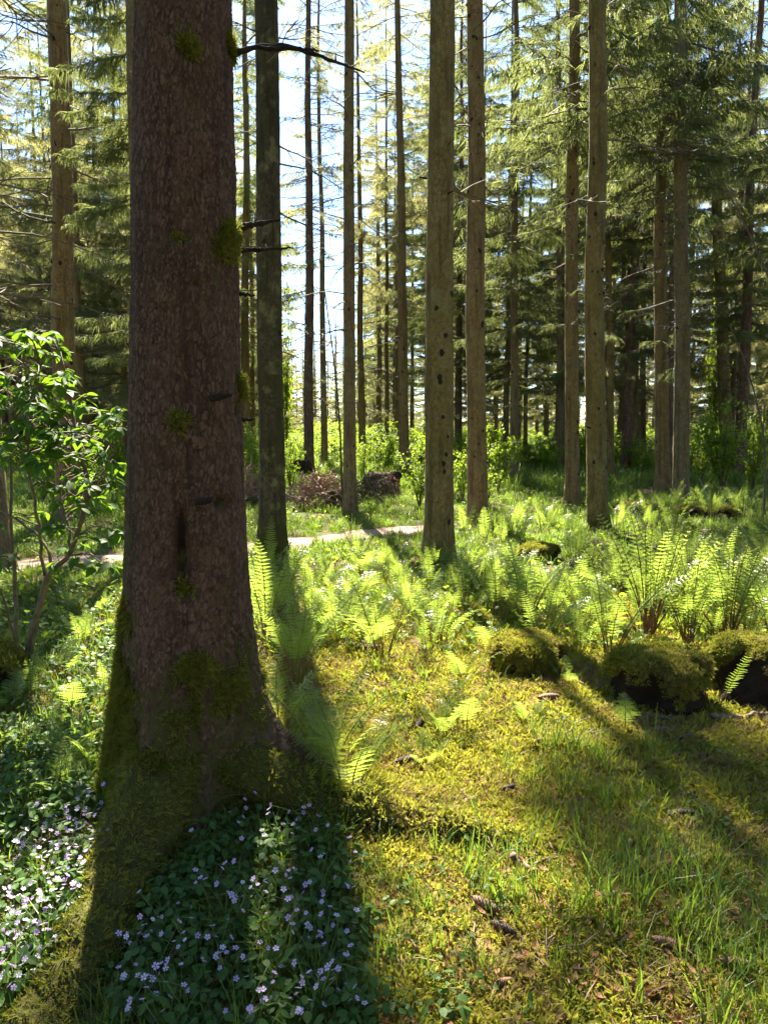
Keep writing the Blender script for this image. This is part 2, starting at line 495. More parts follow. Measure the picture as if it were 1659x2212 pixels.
def bough_arrays(rs, length, live=1.0):
    """one spruce bough along +x: drooping axis, side twigs and hanging sprays"""
    s = np.linspace(0, 1, 7)
    bend = rs.uniform(-.12, .12)
    dr = rs.uniform(.16, .34)
    ax = np.stack([s, bend * s ** 2, -dr * s ** 1.4 + .16 * s ** 3.2], 1) * length
    wood = [tube(ax, (.012 + .004 * length) * (1 - .85 * s), 4, False)]
    n = int(22 * (.6 + .4 * length / 2.2))
    KP, KD, KL, KW = [], [], [], []
    for k in range(n):
        u = .10 + .90 * (k + rs.random()) / n
        p = np.array([np.interp(u, s, ax[:, i]) for i in range(3)])
        for sd in (-1, 1):
            if rs.random() > .93: continue
            a = sd * rs.uniform(.65, 1.15)
            l = length * .30 * (1.08 - u * .72) * rs.uniform(.6, 1.15)
            d = np.array([math.cos(a), math.sin(a), rs.uniform(-.55, .05)])
            d /= np.linalg.norm(d)
            tip = p + d * l
            if rs.random() < .5 or live < .5:
                wood.append(tube(np.stack([p, p + d * l * .5 - [0, 0, .02], tip - [0, 0, .05 * l]]), [.005, .004, .002], 3, False))
            if rs.random() > live: continue
            KP.append(p); KD.append(d); KL.append(l); KW.append(.016)
            m = 7 + int(l / .045)
            for q in range(m):
                t = (q + .6 + .4 * rs.random()) / m
                b = p + d * l * t - np.array([0, 0, .10 * l * t * t])
                dd = d * rs.uniform(.2, .8) + np.array([rs.normal() * .35, rs.normal() * .35, -rs.uniform(.35, 1.25)])
                KP.append(b); KD.append(dd); KL.append(rs.uniform(.10, .30)); KW.append(rs.uniform(.007, .014))
    return wood, (kites(KP, KD, KL, KW, rs) if KP else None)

_rs = np.random.default_rng(11)
BOUGHS = [bough_arrays(_rs, 2.2) for _ in range(6)]
BOUGHS_DEAD = [bough_arrays(_rs, 2.0, .16) for _ in range(5)]

def make_crown(name, seed, zs, h, dens, lmax, dead_from=None, mat='needle', live=1.0, side=None):
    rs = np.random.default_rng(seed)
    mb = MB()
    def put(b, z, az, sc, tilt):
        Rm = rotz(az) @ roty(tilt)
        for V, F in b[0]:
            mb.add((V * sc) @ Rm.T + [0, 0, z], F, 1)
        if b[1] is not None:
            V, F = b[1]
            mb.add((V * sc) @ Rm.T + [0, 0, z], F, 0)
    z = zs
    while z < h - .3:
        q = (z - zs) / (h - zs)
        l = lmax * (1 - q) ** .75 * (1 if q > .12 else .72 + .28 * q / .12) + .25
        for k in range(rs.integers(4, 7)):
            if rs.random() > (dens if side is None or z < 7.5 else .12): continue
            b = BOUGHS[rs.integers(len(BOUGHS))] if rs.random() < live else BOUGHS_DEAD[rs.integers(len(BOUGHS_DEAD))]
            put(b, z + rs.uniform(-.2, .2), rs.uniform(0, TAU) if side is None or z > 7.5 else rs.uniform(*side), l / 2.2 * rs.uniform(.7, 1.15), rs.uniform(-.25, .25) - .35 * q)
        z += .42 + .15 * rs.random()
    if dead_from is not None:
        z = dead_from
        while z < zs + 1:
            for k in range(rs.integers(2, 5)):
                put(BOUGHS_DEAD[rs.integers(len(BOUGHS_DEAD))], z, rs.uniform(0, TAU), rs.uniform(.35, .85), rs.uniform(-.3, .25))
            z += .5 + .3 * rs.random()
    return mb.mesh(name, [M[mat], M['twig']])

CR = {
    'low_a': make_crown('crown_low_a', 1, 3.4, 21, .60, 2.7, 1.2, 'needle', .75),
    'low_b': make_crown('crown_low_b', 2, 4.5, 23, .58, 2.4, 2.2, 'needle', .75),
    'low_pale': make_crown('crown_low_pale', 3, 2.4, 22, .60, 2.7, 1.2, 'needle_sunlit', .75),
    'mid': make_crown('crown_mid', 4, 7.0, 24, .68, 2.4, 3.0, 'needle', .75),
    'mid_pale': make_crown('crown_mid_pale', 5, 6.5, 23, .55, 2.3, 2.4, 'needle_sunlit', .8),
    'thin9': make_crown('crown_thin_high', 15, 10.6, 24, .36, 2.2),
    'thin12': make_crown('crown_thin_top', 16, 12.0, 22, .24, 1.9, None, 'needle_sunlit', .7),
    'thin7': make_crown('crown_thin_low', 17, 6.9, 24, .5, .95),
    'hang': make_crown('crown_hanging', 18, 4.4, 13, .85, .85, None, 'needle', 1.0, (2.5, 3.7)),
    'edge': make_crown('crown_edge', 10, .7, 20, .66, 2.8, None, 'needle_sunlit'),
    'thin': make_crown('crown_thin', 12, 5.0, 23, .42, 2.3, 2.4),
    'snag': make_crown('crown_snag', 13, 9.0, 20, .22, 1.2, 3.5, 'needle_sunlit', .0),
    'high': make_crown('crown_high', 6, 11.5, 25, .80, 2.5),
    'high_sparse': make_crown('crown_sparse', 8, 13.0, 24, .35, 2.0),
    'bare': make_crown('crown_bare', 9, 8.0, 23, .5, 1.9, 2.6, 'needle_sunlit', .22),
}

def dead_branch_mesh(seed):
    rs = np.random.default_rng(seed); mb = MB()
    s = np.linspace(0, 1, 8)
    up = rs.uniform(-.22, .16)
    ax = np.stack([s, .12 * rs.normal() * s ** 2 + .015 * np.sin(s * 9 + seed), up * s ** 1.6 + .02 * np.sin(s * 7 + 2 * seed)], 1)
    V, F = tube(ax, .012 * (1 - .8 * s), 4); mb.add(V, F)
    for k in range(rs.integers(5, 11)):
        u = rs.uniform(.2, .95); p = np.array([np.interp(u, s, ax[:, i]) for i in range(3)])
        a = rs.choice([-1, 1]) * rs.uniform(.4, 1.1); l = rs.uniform(.12, .42) * (1.1 - u)+.05
        d = np.array([math.cos(a), math.sin(a), rs.uniform(-.7, .4)])
        q = np.stack([p, p + d * l * .5 + rs.normal(size=3) * .02, p + d * l])
        V, F = tube(q, [.0055, .004, .0018], 3, False); mb.add(V, F)
    return mb.mesh('dead_branch_%d' % seed, M['twig'])
DEAD = [dead_branch_mesh(60 + k) for k in range(9)]

def knot_mesh(seed):
    rs = np.random.default_rng(seed)
    a = np.arange(8) * TAU / 8
    rings = [(1.0, -.12), (.8, .06), (.4, .12), (.0, .12)]
    V = []
    for r, zz in rings[:-1]:
        w = r * (1 + .25 * rs.normal(size=8))
        V += [(zz, w[i] * math.cos(a[i]) * .8, w[i] * math.sin(a[i]) * 1.15) for i in range(8)]
    V.append((.10, 0, 0))
    F = [list(f) for f in grid_faces(3, 8)] + [[16 + i, 16 + (i + 1) % 8, 24, -1] for i in range(8)]
    return MB().add(V, np.array(F)).mesh('knot_%d' % seed, M['knot'], True)
KNOT = [knot_mesh(90 + k) for k in range(5)]

_u = np.linspace(0, 1, 5)
STUB = [MB().add(*tube(np.stack([_u, .1 * k * _u ** 2, (.25 - .2 * k) * _u ** 2], 1), .10 * (1 - .55 * _u), 6)).mesh('branch_stub_%d' % k, M['knot' if k else 'twig']) for k in range(3)]

def trunk_radius(z, r, h):
    z = np.asarray(z, float)
    t = np.clip(1 - z / (h * 1.01), .005, 1) ** .8 / (1 - 1.5 / h) ** .8
    return r * t

def make_trunk(r, h, seed, mat, nside=18, flare=.7, mossy=.5, wob=1.0):
    rs = np.random.default_rng(seed)
    fine = nside >= 18
    zs = np.concatenate([np.linspace(-.25, .7, 18), np.linspace(.78, 7.5, 110 if fine else 22), np.linspace(8, h, 14)])
    if fine: nside = max(nside, 26)
    a = np.arange(nside) * TAU / nside
    lob = sum(rs.uniform(.5, 1.) * np.clip(np.cos(a - rs.uniform(0, TAU)), 0, 1) ** 5 for _ in range(4))
    R = trunk_radius(zs, r, h)[:, None] * (1 + .035 * vnoise(a[None] * 2 + seed, zs[:, None] * 1.3, seed)) \
        + r * flare * np.exp(-np.clip(zs, -.2, 9)[:, None] / .24) * (.35 + .75 * lob[None])
    if fine:
        R = R * (1 + .030 * vnoise(a[None] * 9 + seed, zs[:, None] * 9, seed + 8) + .022 * vnoise(a[None] * 4, zs[:, None] * 2.2, seed + 9))
    w = wob * .012 * np.stack([vnoise(zs * .35, zs * 0 + seed, 3), vnoise(zs * .35, zs * 0 + seed + 5, 4)], 1) * np.clip(zs, 0, 4)[:, None]
    V = np.stack([R * np.cos(a) + w[:, :1], R * np.sin(a) + w[:, 1:], np.repeat(zs[:, None], nside, 1)], -1).reshape(-1, 3)
    mo = np.clip(mossy * np.exp(-np.clip(zs, 0, 99) / .45)[:, None] * 1.2 + mossy * .45 * (fbm(a[None] * 1.5, zs[:, None] * 1.2, seed + 3) > .25), 0, 1) * np.ones_like(R)
    return MB().add(V, grid_faces(len(zs), nside), 0, mo.ravel()).mesh('trunk', M[mat], True, 'moss')

TREES = []
def tree(px, py, w, px_top, label, mat, crown, n_dead, n_knot, h=23., group=None, zdead=(1.6, 9), flare=.7, mossy=.5, cscale=1.0, pos=None, name='spruce_tree', ldead=(.5, 1.5), nside=18):
    """a spruce: w = trunk width in pixels at eye height, px_top = where its trunk leaves the frame"""
    seed = len(TREES) + 3
    rs = np.random.default_rng(500 + seed)
    p = ground(px, py) if pos is None else Vector((pos[0], pos[1], float(H(pos[0], pos[1]))))
    r = w / 2 / FOC * p.y if pos is None else w / 2
    lean = 0.
    if px_top is not None:
        t = at_depth(px_top, 0, p.y); lean = math.atan2(t.x - p.x, t.z - p.z)
    root = empty(name, p, (rs.normal() * .006, lean, 0))
    tag(root, label, 'tree', group)
    tk = add_obj('trunk', make_trunk(r, h, seed, mat, nside, flare, mossy), root)
    if crown:
        add_obj('crown', CR[crown], root, (0, 0, 0), (0, 0, rs.uniform(0, TAU)), cscale)
    for k in range(n_dead):
        z = rs.uniform(*zdead); az = rs.uniform(0, TAU); l = rs.uniform(*ldead) * (1 if z > 3 else .6)
        rr = float(trunk_radius(z, r, h)) * .8
        add_obj('dead_branch', DEAD[rs.integers(len(DEAD))], root, (rr * math.cos(az), rr * math.sin(az), z), (rs.uniform(-.6, .6), rs.uniform(-.15, .3), az), l)
    for k in range(int(n_knot * 1.6)):
        z = rs.uniform(.5, min(zdead[1] + 2, 8.5)); az = -math.pi / 2 + rs.uniform(-1.5, 1.5)
        rr = float(trunk_radius(z, r, h)) * .985
        add_obj('knot', KNOT[rs.integers(len(KNOT))], tk, (rr * math.cos(az), rr * math.sin(az), z), (rs.uniform(-.4, .4), 0, az), rs.uniform(.013, .034) * (r / .15) ** .5)
    for k in range(n_knot // 3):
        z = rs.uniform(1.2, min(zdead[1], 8)); az = rs.uniform(0, TAU); rr = float(trunk_radius(z, r, h)) * .9
        add_obj('branch_stub', STUB[rs.integers(3)], tk, (rr * math.cos(az), rr * math.sin(az), z), (0, rs.uniform(-.5, .2), az), rs.uniform(.06, .16))
    TREES.append((p.x, p.y))
    return root
# ------------------------------------------------------------------ the spruces, near to far
G1 = 'spruces standing in the clearing'
tree(590, 1203, 55, 573, 'dark mossy spruce trunk just behind the thick scaly trunk', 'bark_moss', 'thin7', 26, 14, 24, G1, (2.2, 9), .9, .95, nside=28)
tree(948, 1222, 60, 952, 'thick olive spruce trunk with a dark base among the lit ferns', 'bark_olive', 'high', 20, 34, 25, G1, (3.5, 10), .55, .45, nside=28)
tree(757, 1115, 27, 751, 'slim grey spruce by the path with two shadows beside it', 'bark_grey', 'thin12', 34, 10, 21, G1, (2.5, 11), .7, .2)
tree(1032, 1132, 42, 1021, 'spruce with a leafy sapling growing against its lower trunk', 'bark_tan', 'thin9', 26, 36, 24, G1, (3.5, 10), .5, .3)
tree(1290, 1146, 42, 1282, 'straight olive spruce in front of the fern bank, dark at the foot', 'bark_olive', 'high', 22, 34, 25, G1, (4, 10), .45, .5)
tree(1237, 1096, 30, 1236, 'narrower knotty spruce with a black foot beside the path bend', 'bark_tan', 'mid', 24, 34, 23, G1, (2.8, 9), .6, .35)
tree(1430, 1067, 29, 1425, 'spruce with a long root running out, close behind a pale one', 'bark_tan', 'mid', 18, 24, 22, G1, (3, 9), 1.0, .3)
tree(1470, 1080, 33, 1466, 'pale grey spruce dotted with knots, in front of its close neighbour', 'bark_grey', 'mid', 18, 34, 23, G1, (3, 9), .3, .1)
tree(1318, 1036, 15, 1308, 'thin spruce with a spreading foot half hidden behind the olive trunk', 'bark_olive', 'mid', 10, 10, 22, G1, (3, 9), 1.1, .3)
tree(873, 1032, 22, 858, 'slender spruce with dead twigs between path and lime bushes', 'bark_tan', 'thin12', 36, 10, 23, G1, (2.5, 13))
tree(667, 1032, 21, 668, 'brown spruce beside the uprooted stump with bare side twigs', 'bark_red', 'bare', 46, 6, 22, G1, (2.5, 14))
tree(702, 1014, 14, 688, 'very thin pale spruce standing against the bright gap', 'bark_tan', 'bare', 30, 4, 20, G1, (3, 13))
tree(783, 1006, 15, 772, 'thin tan spruce just behind the slim grey one', 'bark_tan', 'bare', 24, 4, 21, G1, (3, 13))
tree(1108, 1046, 18, 1112, 'spruce with drooping green boughs and a black foot', 'bark_grey', 'low_b', 12, 6, 22, G1, (2.5, 7), .7, .3)
tree(1212, 1018, 20, 1206, 'grey spruce right behind the knotty one', 'bark_grey', 'low_a', 14, 4, 22, G1, (2.5, 6))
tree(1370, 1014, 23, 1372, 'pale spruce with a reddish neighbour touching its side', 'bark_grey', 'low_a', 8, 6, 23, G1, (2.5, 6))
tree(1389, 1008, 11, 1390, 'narrow reddish spruce pressed against a pale trunk', 'bark_red', 'mid', 6, 0, 21, G1)
tree(1346, 1012, 13, 1342, 'narrow grey spruce to one side of the pale and reddish pair', 'bark_grey', 'mid_pale', 8, 0, 22, G1)
tree(1450, 1040, 12, 1443, 'reddish spruce peeping out between two pale trunks', 'bark_red', 'mid', 6, 0, 22, G1)
tree(1572, 1024, 27, 1530, 'leaning spruce rising out of the dark bush', 'bark_olive', 'mid_pale', 20, 10, 23, G1, (2.8, 10))
tree(1602, 1000, 20, 1598, 'dark brown spruce behind the leaning one', 'bark_red', 'low_pale', 10, 4, 22, G1)
tree(1637, 990, 13, 1640, 'slim pale spruce at the far end of the dark bush', 'bark_grey', 'mid_pale', 8, 0, 22, G1)
tree(820, 990, 13, 812, 'thin spruce in the lit distance between two slender ones', 'bark_tan', 'mid_pale', 12, 0, 22, G1, (3, 11))
tree(532, 1012, 19, 528, 'tan spruce glimpsed between the scaly trunk and the mossy one', 'bark_tan', 'low_b', 8, 0, 22, G1)
tree(150, 1112, 48, 118, 'tan spruce behind the broad-leaved shrub with a wide dark root foot', 'bark_tan', 'high', 26, 22, 24, G1, (2.5, 9), 1.5, .25, ldead=(.8, 2.2), nside=24)
tree(-8, 1238, 62, None, 'grey trunk cut off by the frame behind the broad-leaved shrub', 'bark_grey', 'high', 10, 4, 22, G1, (3, 8), .4, .3)
tree(206, 1000, 14, 204, 'thin dark spruce far behind the shrub', 'bark_red', 'low_pale', 6, 0, 22, G1)
tree(0, 0, .34, None, 'shorter spruce masked by the scaly trunk', 'bark_grey', 'low_b', 10, 0, 16.5, G1, (2.5, 6), pos=(-4.6, 15.6), cscale=.70)
tree(0, 0, .16, None, 'thin spruce whose dark hanging boughs show beside the top of the scaly trunk', 'bark_grey', 'hang', 4, 0, 13.5, G1, (4, 7), pos=(-2.95, 9.4))
tree(0, 0, .30, None, 'spruce outside the frame reaching bare twigs past the tan trunk', 'bark_tan', 'high', 46, 0, 23, G1, (2.6, 8), pos=(-5.9, 9.6), ldead=(1.2, 2.6))
tree(0, 0, .30, None, 'spruce outside the frame with boughs over the dark bush', 'bark_tan', 'low_b', 10, 0, 23, G1, (2.6, 8), pos=(9.4, 15.0))

_rt = np.random.default_rng(77)
FAR = []
def far_ok(x, y, dmin):
    return all((x - a) ** 2 + (y - b) ** 2 > dmin ** 2 for a, b in FAR) and all((x - a) ** 2 + (y - b) ** 2 > 1.9 ** 2 for a, b in TREES)
def in_gap(x, y):
    s = x / y
    return -.155 < s < -.035
def where_far(s):
    px = 829.5 + FOC * s
    for lim, t in ((60, 'outside the tan spruce'), (200, 'behind the tan spruce'), (300, 'between the tan spruce and the scaly trunk'), (515, 'masked by the scaly trunk'), (620, 'beside the mossy trunk'),
                   (745, 'in the bright gap'), (860, 'beyond the slim grey spruce'), (930, 'beyond the slender twiggy spruce'), (1010, 'beside the thick olive trunk'), (1090, 'beyond the sapling trunk'), (1170, 'behind the drooping boughs'),
                   (1250, 'behind the knotty spruce'), (1330, 'behind the straight olive spruce'), (1420, 'beyond the root spruce'), (1500, 'behind the pale knotted spruce'), (1580, 'behind the dark bush')):
        if px < lim: return t
    return 'past the leaning spruce'
BARKW = {'bark_grey': 'grey', 'bark_tan': 'tan', 'bark_red': 'reddish'}
CROWNW = {'low_pale': 'pale-needled', 'mid_pale': 'pale high-crowned', 'low_b': 'green-needled', 'mid': 'green high-crowned', 'low_a': 'dense dark', 'bare': 'half-bare'}
G2 = 'spruces in the rows beyond the path'
zones = [('among the pale boughs to the left', lambda s: s < -.155), ('close to the bright gap', lambda s: -.155 <= s < .08),
         ('behind the dark green boughs', lambda s: .08 <= s < .30), ('under the pale boughs to the right', lambda s: s >= .30)]
tries = 0
while len(FAR) < 160 and tries < 20000:
    tries += 1
    y = 22 + 58 * _rt.random() ** .9
    x = y * _rt.uniform(-.60, .60)
    s = x / y
    if in_gap(x, y): continue
    if -.2 < s < .03 and y < 34: continue
    if s < .1 and s > -.2 and y < 27: continue
    if s > .12 and y > 42 and _rt.random() < .5: continue
    if not far_ok(x, y, 1.8 + max(y - 30, 0) * .03): continue
    FAR.append((x, y))
    q = _rt.random()
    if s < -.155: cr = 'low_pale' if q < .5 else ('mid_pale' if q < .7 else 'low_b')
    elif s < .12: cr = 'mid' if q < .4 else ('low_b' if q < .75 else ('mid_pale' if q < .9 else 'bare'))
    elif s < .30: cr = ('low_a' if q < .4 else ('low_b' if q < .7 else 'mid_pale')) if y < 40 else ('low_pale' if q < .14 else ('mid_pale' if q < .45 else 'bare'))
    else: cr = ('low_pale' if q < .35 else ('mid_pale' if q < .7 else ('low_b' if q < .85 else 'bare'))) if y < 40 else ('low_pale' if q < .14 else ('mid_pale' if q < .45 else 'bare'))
    zn = where_far(s)
    rng_name = 'nearer-row' if y < 38 else ('middle-row' if y < 58 else 'last-row')
    bk = ('bark_grey', 'bark_tan', 'bark_red')[_rt.integers(3)]
    tree(0, 0, _rt.uniform(.2, .36), None, '%s %s-barked %s spruce %s' % (CROWNW[cr], BARKW[bk], rng_name, zn), bk, cr, 0, 0, 22.5, G2, pos=(x, y), cscale=_rt.uniform(.9, 1.1), nside=10)
n0 = len(FAR)
tries = 0
while len(FAR) - n0 < 100 and tries < 20000:          # the wood's far edge closes the view, lower inside the gap
    tries += 1
    y = _rt.uniform(84, 140)
    s = _rt.uniform(-.56, .56) if len(FAR) - n0 < 76 else _rt.uniform(-.19, .01)
    if -.19 < s < .01 and y < 102: continue
    x = s * y
    if not far_ok(x, y, 3.2): continue
    FAR.append((x, y))
    tree(0, 0, .3, None, '%s conifer at the wood edge, %s' % (('low-boughed', 'farther low-boughed')[int(y > 112)], where_far(s)), 'bark_grey', 'edge', 0, 0, 20.5, 'conifers along the far edge of the wood', pos=(x, y), cscale=_rt.uniform(.75, 1.0) * (.8 if -.17 < s < -.02 else 1), nside=8)

# ------------------------------------------------------------------ the big scaly spruce
def make_big_tree():
    bx, by = BIG
    gz = float(H(bx, by)) - .02
    root = empty('big_spruce_tree', (bx, by, gz))
    tag(root, 'huge scaly purple-brown spruce trunk with mossy spreading roots', 'tree')
    D0 = np.array([-bx, -by]); D0 /= np.linalg.norm(D0); Rv = np.array([-D0[1], D0[0]])
    zs = np.concatenate([np.arange(-.15, 3.45, .0062), np.linspace(3.6, 24, 34)])
    th = np.concatenate([np.linspace(-1.75, 1.75, 230), np.linspace(1.85, TAU - 1.85, 44)])
    Z, T = np.meshgrid(zs, th, indexing='ij')
    zz = np.interp(zs, [-.2, 0, .3, .6, .9, 1.5, 2.2, 3.0, 4, 24], [.285, .278, .262, .247, .231, .204, .185, .166, .160, .01])
    R = np.repeat(zz[:, None], len(th), 1)
    Tw = (T + math.pi) % TAU - math.pi
    zc = np.clip(Z, -.12, 99)
    for t0, A, hz, wd in ((1.14, .80, .15, .40), (-.42, .36, .19, .40), (-1.5, .10, .22, .4), (2.5, .3, .2, .5), (-2.4, .3, .2, .5), (.25, .05, .2, .35)):
        dl = (Tw - t0 + math.pi) % TAU - math.pi
        R = R + A * np.exp(-zc / hz) * np.exp(-(dl / wd) ** 2)
    u = T * .22; fine = (Z < 3.5)
    R = R + np.exp(-zc / .28) * (.030 * fbm(T * 3.0, Z * 5, 51) + .022 * np.abs(vnoise(T * 7, Z * 3, 52)))
    wu = u + .006 * vnoise(u * 60, Z * 40, 3); wz = Z + .008 * vnoise(u * 50 + 9, Z * 30, 4)
    f1, f2, cid = worley(wu / .0105, wz / .0205, 1)
    g1, g2, gid = worley(wu / .019 + 7, wz / .040, 12)
    big = np.clip(.5 + 1.6 * fbm(u * 7, Z * 5, 41), 0, 1)
    plate = np.clip((f2 - f1) / .24, 0, 1); plate = plate * plate * (3 - 2 * plate)
    gp_ = np.clip((g2 - g1) / .16, 0, 1); plate = plate * (1 - big) + gp_ * big * (.7 + .3 * plate); cid = cid * (1 - .6 * big) + gid * .6 * big
    tilt = (wz / .0235) % 1.0
    tone = plate * (.35 + .65 * cid)
    disp = .0065 * plate * (.35 + .9 * cid) + .0045 * fbm(u * 6, Z * 5, 21) + .0012 * vnoise(u * 300, Z * 260, 22)
    # long cracks and coarse plates low on the trunk, strongest on the flank with the long root
    f1, f2, cid2 = worley(u / .055 + .15 * vnoise(u * 30, Z * 20, 6), Z / .11 + .12 * vnoise(u * 30, Z * 20, 7), 2)
    low = np.clip((1.35 - Z) / .8, 0, 1) * (.25 + .75 * np.exp(-((Tw - .9) / .55) ** 2))
    disp = disp - .011 * low * (1 - np.clip((f2 - f1) / .14, 0, 1)) + .004 * low * cid2
    moss = np.exp(-np.clip(Z, 0, 9) / .50) * .62 + .42 * np.exp(-((Tw + 1.35) / .42) ** 2) * np.clip((1.9 - Z) / .9, 0, 1)
    moss = moss + .30 * np.clip((1.3 - Z) / 1.3, 0, 1) + .12 * np.exp(-((Tw + .9) / .7) ** 2) * np.clip(2.2 - Z, 0, 1)
    moss = moss - .55 * np.exp(-((Tw - .10) / .22) ** 2) * np.exp(-((Z - .22) / .25) ** 2) + .55 * fbm(u * 5, Z * 4, 23, 4) + .25 * fbm(u * 22, Z * 14, 24, 3)
    def spot(px, py):
        p = at_depth(px, py, by - .2)
        z = p.z - gz; r = np.interp(z, zs, zz)
        o = (p.x - bx) / r
        return math.asin(max(-.97, min(.97, o))), z
    for px, py, sw, sh, dep, ms in ((350, 90, .035, .035, .010, .9), (445, 35, .06, .05, .006, 1.2), (360, 225, .03, .02, .006, .7), (385, 372, .03, .012, .008, .6), (335, 510, .05, .02, .008, .6),
                                    (450, 480, .06, .06, -.004, 1.3), (440, 525, .06, .035, -.003, 1.2), (375, 608, .03, .012, .008, .3), (480, 830, .04, .06, -.005, 1.1), (478, 880, .035, .03, .016, .6),
                                    (345, 905, .05, .045, -.003, 1.0), (445, 1090, .035, .025, .018, .7), (360, 1150, .022, .10, .026, .1), (362, 1225, .028, .09, .022, .6), (370, 1270, .035, .03, .008, 1.),
                                    (500, 1248, .025, .03, .012, .3), (390, 1500, .012, .16, .014, .6), (395, 1440, .05, .06, -.003, .8)):
        t0, z0 = spot(px, py)
        g = np.exp(-((((Tw - t0) * .22) / sw) ** 2 + ((Z - z0) / sh) ** 2) ** 1.5)
        disp = disp - dep * g * 1.4; moss = moss + ms * g * .8
        if dep > .009: tone = tone * (1 - g)  # deep hollows also darkened in colour, as the shade inside them
    R = R + np.where(fine, disp, 0)
    # moss cushions swell the surface
    mm = np.clip(moss, 0, 1.1)
    R = R + np.where(fine, .007 * np.clip(mm - .55, 0, 1) * (1 + vnoise(u * 40, Z * 40, 25)), 0)
    dirx = np.cos(T) * D0[0] + np.sin(T) * Rv[0]; diry = np.cos(T) * D0[1] + np.sin(T) * Rv[1]
    ox = .021 * np.clip(Z - 1, 0, 30)
    V = np.stack([R * dirx + ox, R * diry, Z], -1)
    mb = MB().add(V.reshape(-1, 3), grid_faces(len(zs), len(th)), 0, np.clip(moss, 0, 1).ravel())
    bm = mb.mesh('big_trunk', M['bark_big'], True, 'moss')
    ta = bm.attributes.new('tone', 'FLOAT', 'POINT'); ta.data.foreach_set('value', tone.astype(np.float32).ravel())
    add_obj('trunk', bm, root)
    cr_ = add_obj('crown', CR['high'], root, (.1, 0, 1.0))
    # roots: thick ridges running out from the foot
    moss_pts = []; moss_nrm = []
    def root_part(pts, rad, label):
        P = []
        for (x, y, up) in pts:
            P.append((x - bx, y - by, float(H(x, y)) - gz + up))
        P = np.array(P); s = np.linspace(0, 1, len(P)); q = np.linspace(0, 1, 46)
        P = np.stack([np.interp(q, s, P[:, i]) for i in range(3)], 1)
        for _ in range(8): P[1:-1] = (P[:-2] + 2 * P[1:-1] + P[2:]) / 4
        rr = np.interp(q, np.linspace(0, 1, len(rad)), rad)
        V, F = tube(P, rr, 28)
        c = np.repeat(P, 28, 0); nn = (V[:-2] - c); nn /= np.linalg.norm(nn, axis=1)[:, None]
        a = fbm(V[:-2, 0] * 14 + V[:-2, 2] * 20, V[:-2, 1] * 14, 61)
        V[:-2] += nn * (.034 * a + .012 * np.abs(fbm(V[:-2, 0] * 40, V[:-2, 1] * 40 + V[:-2, 2] * 30, 63)) + .006 * vnoise(V[:-2, 0] * 70, V[:-2, 1] * 70 + V[:-2, 2] * 60, 62))[:, None]
        mo = np.clip(.75 + .5 * a, 0, 1); mo = np.concatenate([mo, [1, 1]])
        rm = MB().add(V, F, 0, mo).mesh('root', M['bark_big'], True, 'moss')
        ta = rm.attributes.new('tone', 'FLOAT', 'POINT'); ta.data.foreach_set('value', np.full(len(V), .5, np.float32))
        o = add_obj('root', rm, root)
        if label: o['label'] = label
        up = nn[:, 2] > -.15
        moss_pts.append(V[:-2][up]); moss_nrm.append(nn[up])
    root_part([(-.74, 2.90, .26), (-.58, 2.83, .17), (-.42, 2.77, .10), (-.2, 2.72, .045), (.05, 2.69, .02), (.3, 2.63, .005), (.52, 2.57, -.01), (.72, 2.52, -.05)], [.16, .14, .115, .085, .066, .056, .036, .02], 'long mossy root running out over the moss')
    root_part([(-.77, 2.90, .30), (-.81, 2.70, .17), (-.83, 2.5, .08), (-.82, 2.3, .02), (-.82, 2.1, -.01), (-.83, 1.9, -.02), (-.87, 1.7, -.03), (-.95, 1.45, -.08)], [.16, .15, .125, .11, .105, .10, .09, .06], 'thick mossy root with bare bark on its sunny flank')
    # moss on the trunk foot
    idx = rng.random(V.shape[:0] + Z.shape)
    take = fine & (np.abs(Tw) < 1.7) & (mm > .6 + .25 * idx) & (rng.random(Z.shape) < .5 * np.clip(mm, 0, 1))
    n2 = np.stack([dirx, diry, np.full_like(dirx, .25)], -1)
    pts = np.vstack([V[take]] + moss_pts); nr = np.vstack([n2[take]] + moss_nrm)
    keep = rng.random(len(pts)) < min(1, 34000 / len(pts)); pts, nr = pts[keep], nr[keep]
    nr = nr + rng.normal(size=nr.shape) * .35 - np.array([0, 0, .25]); nr /= np.linalg.norm(nr, axis=1)[:, None]
    rots = np.array([Vector(v).to_track_quat('Z', 'Y').to_euler() for v in nr])
    far_ = (pts[:, 0] > .45) & (pts[:, 2] < .3)
    scatter('moss', pts[~far_], rots[~far_], rng.uniform(.7, 1.35, (~far_).sum()), MOSS_DARK, parent=root)
    scatter('yellow_moss', pts[far_], rots[far_], rng.uniform(.7, 1.5, far_.sum()), MOSS_Y + MOSS_DARK[:1], parent=root)
    # broken branches on the sunny flank
    def branch(pix, rad, Y=2.9, dy=0.0, side=0):
        P = []
        for i, (a, b) in enumerate(pix):
            v = at_depth(a, b, Y + dy * i); P.append((v.x - bx, v.y - by, v.z - gz))
        P = np.array(P); s = np.linspace(0, 1, len(P)); q = np.linspace(0, 1, 26)
        P = np.stack([np.interp(q, s, P[:, i]) for i in range(3)], 1)
        for _ in range(3): P[1:-1] = (P[:-2] + 2 * P[1:-1] + P[2:]) / 4
        P[1:-1] += rng.normal(size=(24, 3)) * .0015
        rr = np.interp(q, np.linspace(0, 1, len(rad)), rad) * (1 + .18 * rng.normal(size=26).clip(-1, 1))
        mb = MB(); mb.add(*tube(P, rr, 7))
        for k in range(side):
            i = rng.integers(6, 25); d = rng.normal(size=3); d[2] = abs(d[2]); d /= np.linalg.norm(d)
            mb.add(*tube(np.stack([P[i], P[i] + d * .012, P[i] + d * .03]), [.004, .003, .001], 4))
